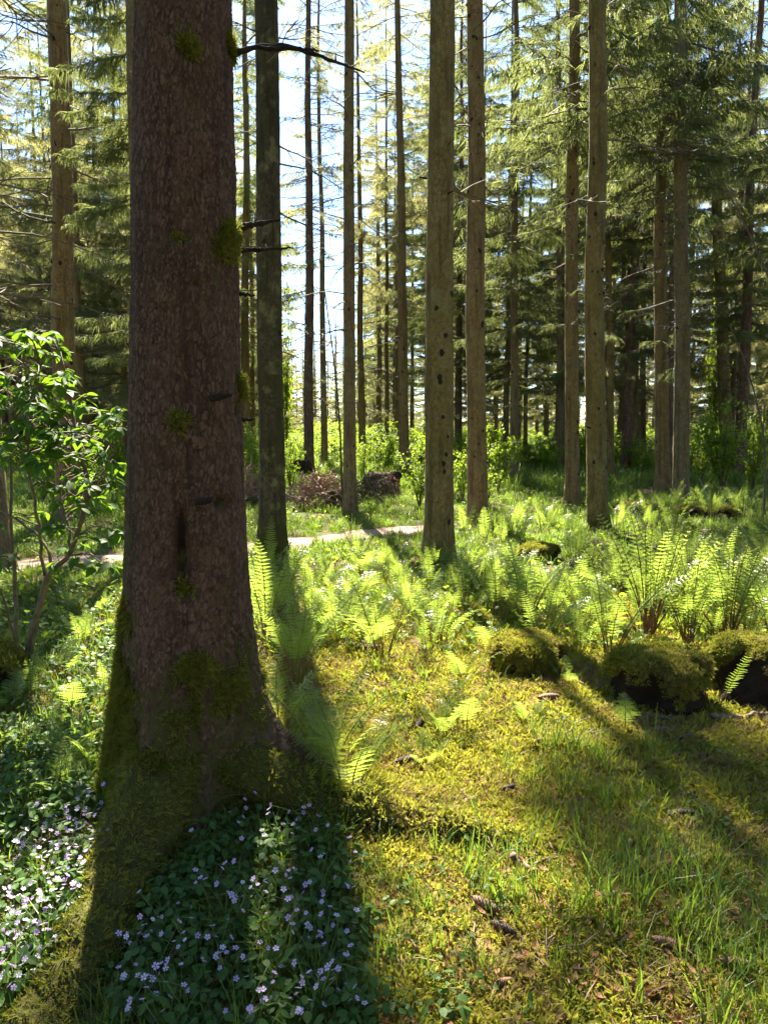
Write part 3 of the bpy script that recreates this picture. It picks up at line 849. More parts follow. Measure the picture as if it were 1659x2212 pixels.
        return add_obj('broken_branch', mb.mesh('broken_branch', M['knot'], True), root)
    branch([(470, 122), (500, 118), (525, 108), (560, 101), (600, 97), (640, 103), (690, 121), (740, 138), (788, 157)], [.020, .014, .012, .010, .009, .008, .007, .006, .002], 2.92, .01, 5)
    branch([(560, 103), (600, 106), (640, 104), (668, 106), (690, 111)], [.009, .008, .006, .005, .001], 2.93, 0.0, 2)
    branch([(480, 505), (515, 495), (540, 486), (570, 482), (606, 474)], [.02, .014, .013, .010, .003], 2.92, .01, 4)
    branch([(505, 542), (530, 540), (560, 539), (600, 538), (634, 535)], [.012, .009, .008, .006, .002], 2.95, .01, 2)
    branch([(505, 634), (520, 635), (536, 637), (552, 639)], [.012, .008, .006, .002], 2.94)
    branch([(510, 906), (525, 906), (540, 907), (552, 905)], [.010, .007, .005, .002], 2.94)
    branch([(455, 862), (475, 858), (500, 853)], [.012, .012, .006], 2.72, -.01, 2)
    branch([(425, 1085), (442, 1083), (456, 1080)], [.012, .012, .008], 2.70, -.015, 1)

def moss_tuft(seed, mat, n=16, hgt=.026, spread=.018):
    rs = np.random.default_rng(seed); mb = MB()
    for k in range(n):
        a = rs.uniform(0, TAU); r = spread * math.sqrt(rs.random()); l = hgt * rs.uniform(.6, 1.3)
        p = np.array([r * math.cos(a), r * math.sin(a), -.004]); t = np.array([math.cos(a) * rs.uniform(.1, 1.1), math.sin(a) * rs.uniform(.1, 1.1), 1.]) ; t /= np.linalg.norm(t)
        s = np.cross(t, rs.normal(size=3)); s /= np.linalg.norm(s); w = rs.uniform(.0016, .003)
        mid = p + t * l * .55; tip = p + t * l + np.array([math.cos(a), math.sin(a), -.7]) * l * .3
        mb.add([p - s * w * .6, p + s * w * .6, mid + s * w, mid - s * w, tip], [[0, 1, 2, 3], [3, 2, 4, -1]])
    return mb.mesh('moss_tuft_%d' % seed, M[mat])
MOSS_DARK = [moss_tuft(200 + k, 'moss_dark', 14, .026, .014) for k in range(3)]
MOSS_Y = [moss_tuft(210 + k, 'moss', 22, .024, .024) for k in range(4)]
make_big_tree()
# ------------------------------------------------------------------ ferns
def frond_mesh(name, seed, length, arch, lean, wmax, npair=22, bare=.22, tip_curl=0., lacy=True, stem='stem'):
    """a fern frond: stipe rising from the origin and arching towards +x, toothed leaflets on both sides"""
    rs = np.random.default_rng(seed); mb = MB()
    n = 40; s = np.linspace(0, 1, n)
    ang = math.pi / 2 - lean - arch * s ** 1.5            # angle of the axis above the ground
    if tip_curl: ang = ang + tip_curl * np.clip((s - .82) / .18, 0, 1) ** 1.5 * -1
    ds = length / (n - 1)
    x = np.concatenate([[0], np.cumsum(np.cos(ang[:-1])) * ds]); z = np.concatenate([[0], np.cumsum(np.sin(ang[:-1])) * ds])
    yb = rs.uniform(-.06, .06) * length * s ** 2
    A = np.stack([x, yb, z], 1)
    mb.add(*tube(A, .0052 * (1 - .8 * s) * (length / .7) ** .5, 4, False), 1)
    T = np.gradient(A, axis=0); T /= np.linalg.norm(T, axis=1)[:, None]
    for k in range(npair):
        u = bare + (1 - bare) * (k + .3) / npair
        if u > .995: continue
        q = (u - bare) / (1 - bare)
        prof = (min(1, .45 + q / .28 * .55)) * (1 - q ** 1.7) ** .85 + .04
        if tip_curl and u > .8: prof *= .35
        p = np.array([np.interp(u, s, A[:, i]) for i in range(3)]); t = np.array([np.interp(u, s, T[:, i]) for i in range(3)])
        up = np.cross(t, [0, 1, 0]); up = -up if up[2] < 0 and up[0] > 0 else up
        for sd in (-1, 1):
            L_ = wmax * prof * rs.uniform(.85, 1.1)
            d = np.array([0, sd, 0]) * .9 + t * rs.uniform(.25, .45) + up * rs.uniform(-.25, .15)
            d /= np.linalg.norm(d)
            m = max(3, int(4 + 9 * L_ / .16)) if lacy else 4
            # leaflet axis droops a little
            for j in range(m):
                v0 = j / m; v = (j + .5) / m
                c = p + d * L_ * v - np.array([0, 0, .10 * L_ * v * v])
                wl = (L_ * .115 if lacy else L_ * .14) * (1 - v ** 1.6) * (1 if v > .1 else .8) + .0015
                st = L_ / m * (.40 if lacy else .55)
                tt = t - d * np.dot(t, d); tt /= np.linalg.norm(tt)
                for e in (-1, 1):
                    tipv = c + tt * e * wl + d * st * .7 + up * rs.normal() * wl * .12
                    mb.add([c - d * st, c + d * st, tipv + d * st * .35, tipv - d * st * .55], [[0, 1, 2, 3]], 0)
    return mb.mesh(name, [M['fern'], M[stem]])

FR = {
    'a': frond_mesh('frond_arching', 1, .78, 1.05, .20, .105, 20, .28),
    'b': frond_mesh('frond_upright', 2, .74, .60, .14, .095, 20, .30),
    'c': frond_mesh('frond_wide', 3, .66, 1.2, .28, .12, 18, .26),
    'd': frond_mesh('frond_long_stalk', 4, .70, .95, .2, .125, 18, .42),
    'e': frond_mesh('frond_unfurling', 5, .80, .12, .10, .05, 22, .30, 4.5, False),
    'f': frond_mesh('frond_small', 6, .36, .8, .35, .11, 14, .25),
    'g': frond_mesh('frond_half_open', 7, .72, .35, .15, .075, 22, .28, 2.5),
}
_q = np.linspace(0, 1, 6)
STALK = MB().add(*tube(np.stack([.12 * _q ** 2, .03 * np.sin(_q * 4), _q], 1), .014 * (1 - .6 * _q), 4)).mesh('old_stalk', M['redstem'])
NF = [0]
def fern(pos, height, kinds, n, label, group, spread=1.0, rs=None, name='fern'):
    NF[0] += 1
    rs = np.random.default_rng(3000 + NF[0])
    root = empty(name, pos, (0, 0, rs.uniform(0, TAU)))
    tag(root, label, 'fern', group)
    a0 = rs.uniform(0, TAU)
    for k in range(n):
        kd = kinds[rs.integers(len(kinds))]
        az = a0 + TAU * k / n + rs.normal() * .3
        sc = height / {'f': .34}.get(kd, .70) * rs.uniform(.72, 1.12)
        add_obj('frond', FR[kd], root, (.03 * math.cos(az), .03 * math.sin(az), -.01), (rs.normal() * .12, rs.normal() * .14 * spread, az), sc)
    if height > .2:
        for k in range(rs.integers(2, 5)):      # last year's broken stalks at the foot
            az = rs.uniform(0, TAU)
            add_obj('old_stalk', STALK, root, (.03 * math.cos(az), .03 * math.sin(az), -.01), (rs.normal() * .3, rs.normal() * .3, az), height * rs.uniform(.3, .6))
    return root

def fern_px(px, py, hpx, kinds, n, label, group, dz=0.0, **kw):
    p = ground(px, py); p.z += dz
    return fern(p, hpx * p.y / FOC, kinds, n, label, group, **kw)

GF = 'ferns in the sunlit clearing'
GB = 'ferns in the shade beyond the olive trunks'
GL = 'ferns in the shade beside the broad-leaved shrub'
named = [
    (1400, 1395, 255, 'eegb', 16, 'tall fern with curled unfurling tips on the mossy stump mound', GF, .10),
    (1485, 1400, 190, 'gbab', 16, 'bushy fern beside the one with curled tips', GF, .05),
    (1570, 1400, 215, 'geba', 15, 'tall half-open fern above the dark hollow', GF, .05),
    (1640, 1330, 150, 'abc', 8, 'broad fern behind the mossy bank at the frame edge', GF, 0),
    (1135, 1350, 165, 'ab', 9, 'upright fern directly behind the small mossy hummock', GF, 0),
    (1185, 1335, 150, 'ab', 8, 'fern crowding behind the hummock fern', GF, 0),
    (1075, 1345, 150, 'abg', 8, 'feathery fern to one side of the hummock fern', GF, 0),
    (1005, 1330, 140, 'abc', 7, 'fern between the thick olive trunk and the hummock', GF, 0),
    (826, 1422, 190, 'dg', 6, 'sparse fern with long brown stalks on the bright moss', GF, 0),
    (742, 1365, 110, 'ac', 7, 'low lit fern near the end of the long trunk shadow', GF, 0),
    (895, 1345, 120, 'ac', 7, 'pale lit fern in the middle of the clearing', GF, 0),
    (930, 1283, 95, 'bc', 7, 'fern at the foot of the thick olive trunk, path side', GF, 0),
    (985, 1285, 85, 'bc', 7, 'fern at the foot of the thick olive trunk, stump side', GF, 0),
    (1250, 1330, 150, 'ab', 8, 'fern with arching fronds between hummock and stump mound', GF, 0),
    (1315, 1420, 215, 'dag', 8, 'fern with dark red stalks leaning against the stump mound', GF, 0),
    (582, 1250, 115, 'ab', 8, 'fern in front of the mossy trunk, in its shadow', GF, 0),
    (610, 1330, 150, 'ab', 10, 'shaded fern inside the long trunk shadow', GF, 0),
    (575, 1385, 190, 'ab', 11, 'dark fern hugging the flank of the scaly trunk', GF, 0),
    (640, 1480, 210, 'dba', 11, 'fern with reddish stalk bundle at the shadow edge', GF, 0),
    (750, 1740, 270, 'da', 9, 'bare-stalked fern rising beside the mossy root', GF, 0),
    (705, 1690, 260, 'da', 8, 'tilted bare-stalked fern against the flared trunk foot', GF, 0),
    (606, 1590, 190, 'ca', 9, 'broad fern frond brushing the flare of the scaly trunk', GF, 0),
    (960, 1585, 75, 'f', 6, 'small pale fern above the dark cone', GF, 0),
    (915, 1650, 75, 'f', 5, 'small fern sprouting right beside the dark cone', GF, 0),
    (1000, 1465, 95, 'fc', 5, 'small fern with white shining leaflets on the moss', GF, 0),
    (1005, 1570, 110, 'fd', 4, 'thin fern with red stalks in front of the hummock', GF, 0),
    (1350, 1575, 100, 'f', 2, 'single glowing lime frond in front of the stump mound', GF, 0),
    (1140, 1560, 70, 'f', 3, 'tiny fern on the moss between two cones', GF, 0),
    (1538, 1535, 175, 'g', 2, 'lone upright frond beside the dark hollow', GF, 0),
    (1470, 1500, 90, 'f', 4, 'dark little fern in the shade of the stump mound', GF, 0),
    (1225, 1475, 60, 'f', 4, 'little fern beside the mossy hummock', GF, 0),
    (205, 1660, 110, 'fc', 6, 'sun-flecked fern beside the flowers and the scaly trunk', GL, 0),
    (125, 1720, 110, 'fc', 5, 'dark fern behind the sunny flower patch', GL, 0),
    (130, 1600, 90, 'fc', 6, 'fern in deep shade below the shrub', GL, 0),
    (180, 1405, 90, 'ab', 7, 'fern under the shrub near the scaly trunk', GL, 0),
    (70, 1520, 110, 'ab', 6, 'fern at the shrub foot', GL, 0),
    (230, 1500, 90, 'ab', 6, 'fern close to the scaly trunk in half shade', GL, 0),
    (215, 1335, 70, 'ab', 6, 'lit fern near the path behind the scaly trunk', GL, 0),
    (560, 1170, 60, 'ab', 6, 'fern at the back of the mossy trunk', GF, 0),
    (1120, 1180, 75, 'ab', 7, 'fern beside the low mossy mound in the shade', GB, 0),
    (1050, 1175, 85, 'ab', 7, 'fern by the sapling trunk with lit tips', GB, 0),
    (1005, 1160, 75, 'b', 6, 'tall thin fern between olive and tan trunks', GB, 0),
    (1330, 1150, 70, 'ab', 6, 'fern beside the foot of the straight olive spruce', GB, 0),
    (1405, 1150, 75, 'ab', 7, 'shaded fern in front of the root spruce', GB, 0),
    (1455, 1165, 85, 'ab', 7, 'shaded fern in front of the pale knotted spruce', GB, 0),
    (1535, 1130, 95, 'bg', 7, 'fern with lit tips in front of the dark bush', GB, 0),
    (1600, 1120, 80, 'ab', 7, 'fern below the dark bush at the frame edge', GB, 0),
    (1640, 1210, 100, 'ab', 7, 'deep green fern at the frame edge in the shade', GB, 0),
    (1185, 1150, 60, 'ab', 6, 'fern before the knotty spruce with the black foot', GB, 0),
    (1500, 1095, 60, 'ab', 6, 'small fern between pale spruce and dark bush', GB, 0),
    (1250, 1210, 80, 'ab', 6, 'dark fern before the straight olive spruce', GB, 0),
    (830, 1120, 45, 'ab', 6, 'lit fern at the path edge beside the slim grey spruce', GF, 0),
    (845, 1240, 80, 'ab', 6, 'fern on the near side of the path', GF, 0),
    (700, 1250, 60, 'ab', 6, 'small fern in the bright grass by the path', GF, 0),
]
for px, py, hp, kd, n, lb, g, dz in named:
    fern_px(px, py, hp * 1.12, kd, n, lb, g, dz)
_rf = np.random.default_rng(19)
FXY = []
def rand_fern(px, py, hm, kd, n, lb, g):
    p = ground(px, py)
    if path_dist(p.x, p.y) < .55 or any((p.x - a) ** 2 + (p.y - b) ** 2 < .025 for a, b in FXY): return
    if any((p.x - a) ** 2 + (p.y - b) ** 2 < .12 for a, b in TREES): return
    FXY.append((p.x, p.y))
    if '%' in lb:
        mk = [t for lim, t in ((100, 'by the shrub stems'), (270, 'by the scaly trunk'), (700, 'by the long trunk shadow'), (790, 'straight below the path'), (880, 'in mid clearing'), (950, 'before the thick olive trunk'), (1030, 'just past the thick olive trunk'), (1110, 'beside the hummock'),
              (1190, 'behind the hummock'), (1260, 'past the hummock'), (1340, 'before the straight olive spruce'), (1430, 'before the root spruce'), (1520, 'before the pale knotted spruce'), (9999, 'before the dark bush')) if px < lim][0]
        row = 'front' if py > 1350 else ('middle' if py > 1270 else 'back')
        lb = lb % ('taller' if hm > .36 else 'low', row + ' row', mk.replace('the thick olive', 'the olive'))
    fern(p, hm, kd, n, lb, g)
for k in range(80):
    rand_fern(_rf.uniform(640, 1310), 1215 + 215 * _rf.random(), _rf.uniform(.26, .50), 'abbcdgf', 8, '%s lime fern in the %s, %s', 'unnamed ferns of the sunlit fern bed')
for k in range(26):
    rand_fern(_rf.uniform(1000, 1690), _rf.uniform(1075, 1230), _rf.uniform(.3, .55), 'abc', 6, '%s deep green fern in the shaded %s, %s', 'unnamed ferns of the shaded fern bed')
for k in range(12):
    rand_fern(_rf.uniform(1040, 1300), _rf.uniform(1000, 1040), _rf.uniform(.35, .6), 'abc', 6, 'far bright fern where the path bends away', 'far ferns at the path bend')
for k in range(16):
    rand_fern(_rf.uniform(-60, 250), _rf.uniform(1290, 1680), _rf.uniform(.16, .3), 'acf', 5, '%s fern among dark leaves, %s, %s', 'small ferns among the shaded ground cover')
for k in range(26):
    rand_fern(_rf.uniform(1330, 1700), _rf.uniform(1240, 1400), _rf.uniform(.4, .68), 'abbg', 9, '%s bright fern on the bank, %s, %s', 'ferns on the bank behind the stump mound')

# ------------------------------------------------------------------ broad-leaved shrub
def leaf_mesh(name, mat, wid=.5, fold=.16, curl=.12, n=6):
    s = np.linspace(0, 1, n + 1)
    w = wid / 2 * np.sin(np.pi * s ** .85) ** .9 * (1 - .15 * s)
    z = -curl * s ** 2
    mid = np.stack([s, s * 0, z], 1)
    Lf = np.stack([s, w, z + fold * w], 1)[1:-1]; Rt = np.stack([s, -w, z + fold * w], 1)[1:-1]
    V = np.vstack([mid, Lf, Rt]); F = []
    l0 = n + 1; r0 = l0 + n - 1
    F.append([0, 1, l0, -1]); F.append([0, r0, 1, -1])
    for i in range(n - 2):
        F.append([1 + i, 2 + i, l0 + 1 + i, l0 + i]); F.append([1 + i, r0 + i, r0 + 1 + i, 2 + i])
    F.append([n - 1, n, l0 + n - 2, -1]); F.append([n - 1, r0 + n - 2, n, -1])
    return MB().add(V, np.array(F)).mesh(name, M[mat], True)

def make_shrub():
    base = ground(48, 1470)
    root = empty('broad_leaved_shrub', base)
    tag(root, 'broad-leaved shrub with thin brown stems and glowing green leaves', 'shrub')
    rs = np.random.default_rng(5)
    lf = [leaf_mesh('shrub_leaf_%d' % k, 'shrub', .46 + .08 * k, .1 + .1 * k, .1 + .12 * k) for k in range(3)]
    B = np.array(base); allp = []
    def stem(pix, rad):
        P = np.array([np.array(at_depth(a, b, y)) - B for a, b, y in pix])
        s = np.linspace(0, 1, len(P)); q = np.linspace(0, 1, 24)
        P = np.stack([np.interp(q, s, P[:, i]) for i in range(3)], 1)
        for _ in range(2): P[1:-1] = (P[:-2] + 2 * P[1:-1] + P[2:]) / 4
        P[1:-1] += rs.normal(size=(22, 3)) * .004
        add_obj('stem', MB().add(*tube(P, np.linspace(rad, rad * .35, 24), 6)).mesh('stem', M['shrubstem'], True), root)
        allp.append(P)
    y0 = base.y
    stem([(50, 1478, y0), (62, 1390, y0 - .02), (99, 1247, y0 - .1), (125, 1218, y0 - .15), (160, 1195, y0 - .2), (190, 1083, y0 - .3), (196, 1037, y0 - .35), (175, 990, y0 - .35), (150, 860, y0 - .3), (130, 760, y0 - .3)], .020)
    stem([(38, 1478, y0), (37, 1350, y0), (34, 1247, y0 + .05), (27, 1163, y0 + .05), (20, 1010, y0), (30, 850, y0 - .1), (60, 730, y0 - .1)], .014)
    stem([(52, 1470, y0), (80, 1350, y0 - .05), (118, 1205, y0 - .05), (80, 1150, y0 + .05), (21, 1115, y0 + .1), (-20, 1095, y0 + .1)], .014)
    stem([(99, 1245, y0 - .1), (84, 1142, y0 - .2), (72, 1066, y0 - .25), (57, 984, y0 - .3), (70, 880, y0 - .35), (90, 790, y0 - .35)], .010)
    stem([(155, 1200, y0 - .2), (147, 1121, y0 - .1), (135, 1091, y0 - .05), (128, 1000, y0), (110, 930, y0)], .008)
    stem([(190, 1083, y0 - .3), (230, 1010, y0 - .45), (262, 950, y0 - .5)], .006)
    stem([(55, 1470, y0), (20, 1330, y0 - .2), (-15, 1230, y0 - .3)], .010)
    AP = np.vstack(allp)
    centers = []
    def zone(n, x0, x1, y0_, y1_, d0, d1):
        for _ in range(n):
            centers.append(np.array(at_depth(rs.uniform(x0, x1), rs.uniform(y0_, y1_), base.y + rs.uniform(d0, d1))) - B)
    zone(95, -20, 150, 715, 1000, -.7, .15)
    zone(22, 60, 200, 850, 980, -.7, 0)
    zone(80, 60, 262, 875, 1110, -.8, .1)
    zone(7, -20, 45, 1120, 1220, -.6, .2)
    zone(8, 165, 258, 1140, 1235, -.8, -.2)
    zone(5, 90, 160, 1120, 1220, -.5, .1)
    nl = 0; tw = MB(); rest_p, rest_r, rest_s = [], [], []
    for c in centers:
        d = np.linalg.norm(AP - c, axis=1) + .6 * np.clip(AP[:, 2] - c[2], 0, 9)
        a = AP[d.argmin()]
        mid = (a + c) / 2 + np.array([0, 0, .04])
        tw.add(*tube(np.stack([a, mid, c]), [.004, .003, .002], 4, False))
        out = c - a; ba = math.atan2(out[1], out[0])
        k = rs.integers(4, 7)
        for i in range(k):
            az = ba + (i - (k - 1) / 2) * .75 + rs.normal() * .2
            rot = (rs.normal() * .35, rs.uniform(-.1, .75), az)
            pos = c + rs.normal(size=3) * .008; sc = rs.uniform(.05, .088)
            if nl < 300:
                add_obj('leaf', lf[rs.integers(3)], root, pos, rot, sc); nl += 1
            else:
                rest_p.append(pos); rest_r.append(rot); rest_s.append(sc)
    add_obj('twig', tw.mesh('twig', M['shrubstem'], True), root)['kind'] = 'stuff'
    if rest_p: scatter('leaves', rest_p, rest_r, rest_s, lf, parent=root)
make_shrub()

# ------------------------------------------------------------------ leafy bushes and saplings
def bush_parts(seed, nl=900, tall=False):
    rs = np.random.default_rng(seed); st = MB(); lv = MB()
    tips = []
    for k in range(9):
        a = rs.uniform(0, TAU); sp = rs.uniform(.05, .42) if not tall else rs.uniform(.02, .2); h = rs.uniform(.55, 1.0)
        s = np.linspace(0, 1, 7)
        P = np.stack([sp * math.cos(a) * s ** 1.2, sp * math.sin(a) * s ** 1.2, h * s], 1) + rs.normal(size=(7, 3)) * .012 * s[:, None]
        st.add(*tube(P, .010 * (1 - .75 * s), 4, False))
        for j in range(9):
            u = rs.uniform(.22, 1); p = np.array([np.interp(u, s, P[:, i]) for i in range(3)])
            d = rs.normal(size=3); d[2] = abs(d[2]) * .4; d /= np.linalg.norm(d); l = rs.uniform(.06, .2)
            st.add(*tube(np.stack([p, p + d * l * .6, p + d * l]), [.003, .002, .001], 3, False)); tips.append((p, d * l))
    n = nl; P = []; D = []
    for k in range(n):
        p, d = tips[rs.integers(len(tips))]
        q = p + d * rs.uniform(.2, 1.1) + rs.normal(size=3) * .03
        P.append(q); D.append(np.array([rs.normal(), rs.normal(), rs.normal() * .5 - .1]))
    P = np.array(P); D = np.array(D); D /= np.linalg.norm(D, axis=1)[:, None]
    U = np.array([0, 0, 1.]) + rs.normal(size=(n, 3)) * .5; S = np.cross(D, U); S /= np.linalg.norm(S, axis=1)[:, None]
    L_ = rs.uniform(.03, .06, n)[:, None]; W = L_ * .32
    V = np.stack([P, P + D * L_ * .35 + S * W, P + D * L_ * .75 + S * W * .7, P + D * L_, P + D * L_ * .75 - S * W * .7, P + D * L_ * .35 - S * W], 1).reshape(-1, 3)
    b = np.arange(n)[:, None] * 6
    F = np.vstack([b + [0, 1, 2, 3], b + [0, 3, 4, 5]])
    lv.add(V, F)
    return st.mesh('bush_stem_%d' % seed, M['shrubstem']), lv.mesh('bush_foliage_%d' % seed, M['bush'])
BUSH = [bush_parts(300, 1100), bush_parts(301, 1100), bush_parts(302, 800, True), bush_parts(303, 1500)]
def bush(px, py, hpx, wpx, v, label, name='leafy_bush', Y=None, group='leafy bushes under the spruces'):
    p = ground(px, py) if Y is None else Vector((at_depth(px, py, Y).x, Y, float(H(at_depth(px, py, Y).x, Y))))
    h = hpx * p.y / FOC; w = wpx * p.y / FOC
    root = empty(name, p, (0, 0, (px * 7.3) % TAU), (w, w, h))
    tag(root, label, 'bush', group)
    add_obj('stem', BUSH[v][0], root); add_obj('foliage', BUSH[v][1], root)
bush(905, 1098, 150, 120, 0, 'lime green bush between the slender spruce and the thick olive trunk')
bush(955, 1080, 170, 110, 1, 'lime bush rising directly behind the thick olive trunk')
bush(1075, 1062, 150, 110, 3, 'bright green bush between the sapling trunk and the drooping spruce')
bush(1000, 1085, 130, 80, 1, 'green bush between the olive trunk and the tan trunk')
bush(1040, 1122, 210, 60, 2, 'leafy sapling with bare shoots growing against the tan trunk', 'leafy_sapling')
bush(1050, 1095, 100, 90, 0, 'low yellow-green bush beside the tan trunk foot')
bush(628, 1062, 150, 90, 1, 'lime bush right beside the mossy trunk above the stump')
bush(545, 1050, 150, 70, 0, 'lime bush seen between the scaly trunk and the mossy trunk')
bush(700, 1012, 110, 70, 2, 'lime sapling in the bright gap behind the stump', 'leafy_sapling')
bush(838, 1015, 110, 100, 3, 'sunlit bush behind the dark root plate')
bush(780, 1040, 90, 60, 0, 'lime bush behind the slim grey spruce')
bush(1165, 1022, 75, 110, 3, 'pale bush far back where the path bends')
bush(1560, 1065, 210, 150, 3, 'dark dense bush around the leaning spruce')
bush(1625, 1062, 200, 130, 1, 'dark bush filling the frame edge beyond the ferns')
bush(1510, 1058, 170, 90, 0, 'small-leaved bush next to the pale knotted spruce')
bush(1450, 1030, 90, 70, 1, 'small bush peeping between the two close spruces')
bush(1395, 1030, 60, 90, 3, 'low green bush behind the root spruce')
bush(215, 1088, 120, 110, 3, 'sunlit bush behind the foot of the tan spruce')
bush(95, 1085, 100, 120, 0, 'sunlit bush behind the brown shrub stems')
bush(620, 1000, 380, 90, 2, 'tall lime sapling whose leaves show beside the mossy trunk', 'leafy_sapling')
bush(1535, 1010, 420, 130, 2, 'tall pale-leaved sapling above the dark bush', 'leafy_sapling')
bush(870, 1010, 80, 90, 1, 'pale bush behind the slender spruce')
bush(1290, 1020, 50, 80, 0, 'low bright bush beyond the path between two trunks')

# ------------------------------------------------------------------ dead wood in the middle distance
def brush_pile(px, py, wpx, hpx, n, label, mat='brush', name='brush_heap'):
    p = ground(px, py); w = wpx * p.y / FOC / 2; h = hpx * p.y / FOC
    root = empty(name, p); tag(root, label, 'dead branches')
    rs = np.random.default_rng(int(px * 3 + py)); mb = MB(); nb = MB()
    for k in range(n):
        a = rs.uniform(0, TAU); r = w * math.sqrt(rs.random()) * .8
        z = h * (1 - (r / w) ** 2) * rs.uniform(.3, 1.0)
        c = np.array([r * math.cos(a), r * math.sin(a), z]); d = rs.normal(size=3); d[2] = d[2] * .3 - .45; d /= np.linalg.norm(d)
        l = rs.uniform(.25, .8) * w
        q = np.stack([c - d * l * .5, c + rs.normal(size=3) * .04, c + d * l * .5]); q[:, 2] = np.maximum(q[:, 2], .01)
        mb.add(*tube(q, [.012, .009, .004], 4, False))
        for j in range(9):
            t = rs.random(); b = q[0] + (q[2] - q[0]) * t; dd = rs.normal(size=3); dd[2] -= .5; dd /= np.linalg.norm(dd)
            V, F = kites([b], [dd], rs.uniform(.08, .26), .012, rs); nb.add(V, F)
    add_obj('branch', mb.mesh('brush_branch', M[mat]), root)['kind'] = 'stuff'
    add_obj('dead_foliage', nb.mesh('brush_foliage', M[mat]), root)['kind'] = 'stuff'
brush_pile(685, 1098, 160, 92, 120, 'heap of pinkish-brown dead brush against the uprooted stump')
brush_pile(808, 1085, 110, 75, 60, 'dark brown dead brush behind the slim grey spruce', 'twig')
brush_pile(540, 1092, 70, 95, 60, 'pale brown brush between the scaly trunk and the mossy trunk')
brush_pile(840, 1078, 60, 60, 26, 'small heap of dead twigs under the root plate', 'brush')
brush_pile(190, 1095, 70, 30, 26, 'low reddish brush at the foot of the tan spruce', 'twig')

def lump(name, px, py, wpx, hpx, dpx, label, cat, mat, seed, tag_it=True, ns=40, nr=18, rough=.26, attr=None):
    p = ground(px, py); w = wpx * p.y / FOC / 2; h = hpx * p.y / FOC; dd = dpx * p.y / FOC / 2
    a = np.arange(ns) * TAU / ns; t = np.linspace(0, 1, nr)
    A, T = np.meshgrid(a, t)
    prof = np.where(T < .7, 1.12 - .12 * T / .7, np.sqrt(np.clip(1 - ((T - .7) / .3) ** 2, 0, 1))); zz = np.where(T < .7, T / .7 * .72, .72 + .28 * np.sin((T - .7) / .3 * np.pi / 2))
    nz = fbm(np.cos(A) * 1.7 + seed, np.sin(A) * 1.7 + T * 1.5, seed, 4) + .5 * fbm(np.cos(A) * 6, np.sin(A) * 6 + T * 5, seed + 2, 2)
    r = prof * (1 + rough * 1.6 * nz)
    V = np.stack([r * np.cos(A) * w, r * np.sin(A) * dd - .16 * h * zz + .2 * h * np.clip(np.sin(A), 0, 1) * (1 - T), (zz * (1 + rough * nz * (1 - T ** 4)) ) * h - .04], -1)
    V[0, :, 2] = -.06
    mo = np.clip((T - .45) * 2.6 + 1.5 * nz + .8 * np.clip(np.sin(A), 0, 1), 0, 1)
    o = add_obj(name, MB().add(V.reshape(-1, 3), grid_faces(nr, ns), 0, mo.ravel()).mesh(name, M[mat], True, 'moss'), None, p, (0, 0, .3 * math.sin(seed)))
    if tag_it: tag(o, label, cat)
    return o, V.reshape(-1, 3), mo.ravel(), p

def mound_mat():
    m, N, L, p, out = new_mat('moss_and_shaded_soil')
    tc = N.new('ShaderNodeTexCoord'); co = tc.outputs['Object']
    n1 = noise(N, L, co, 10, 5); n2 = noise(N, L, co, 60, 4, .7)
    at = N.new('ShaderNodeAttribute'); at.attribute_name = 'moss'
    so = mixc(N, L, n2, (.018, .013, .009), (.05, .034, .022))  # bare soil, kept near black so its colour deepens the shaded front
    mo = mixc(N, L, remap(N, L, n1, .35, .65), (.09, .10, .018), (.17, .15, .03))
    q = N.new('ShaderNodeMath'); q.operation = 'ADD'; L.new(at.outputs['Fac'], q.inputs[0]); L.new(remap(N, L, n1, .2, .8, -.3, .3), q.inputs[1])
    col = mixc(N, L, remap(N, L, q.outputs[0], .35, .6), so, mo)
    L.new(col, p.inputs['Base Color']); p.inputs['Roughness'].default_value = .95; p.inputs['Specular IOR Level'].default_value = .08
    b = N.new('ShaderNodeBump'); b.inputs['Strength'].default_value = .9; b.inputs['Distance'].default_value = .02
    L.new(n2, b.inputs['Height']); L.new(b.outputs[0], p.inputs['Normal'])
    return m
M['mound'] = mound_mat()
def mossy_lump(name, *args, cat='hummock', seed=1, dens=.9, **kw):
    o, V, mo, p = lump(name, *args, cat, 'mound', seed, **kw)
    keep = (mo > .45) & (V[:, 2] > .01)
    P = np.repeat(V[keep], 5, 0) + rng.normal(size=(keep.sum() * 5, 3)) * [.012, .012, .004]
    c = V.mean(0); nr = P - c * [1, 1, .2]; nr /= np.linalg.norm(nr, axis=1)[:, None]; nr[:, 2] = np.maximum(nr[:, 2], -.1) + .25; nr += rng.normal(size=nr.shape) * .3
    rots = np.array([Vector(v).to_track_quat('Z', 'Y').to_euler() for v in nr])
    scatter('moss', P, rots, rng.uniform(.5, 1.0, len(P)), MOSS_Y[:2] + MOSS_DARK, parent=o)
    return o
mossy_lump('mossy_hummock', 1135, 1440, 150, 85, 130, 'small mossy hummock in front of the upright ferns', seed=4, nr=22, ns=48)
mossy_lump('mossy_stump', 1412, 1515, 200, 135, 150, 'mossy rotten stump with a dark shaded face below the tall fern', cat='stump', seed=9, nr=24, ns=52)
mossy_lump('mossy_bank', 1665, 1500, 260, 150, 190, 'mossy bank with a black hollow at the frame edge', cat='bank', seed=14, nr=24, ns=52)
mossy_lump('mossy_mound', 1158, 1208, 85, 40, 70, 'low brownish moss mound in the shade behind the fern bed', cat='mound', seed=21)
mossy_lump('mossy_boulder', -15, 1480, 130, 110, 120, 'dark mossy boulder at the shrub foot by the frame edge', cat='boulder', seed=25)
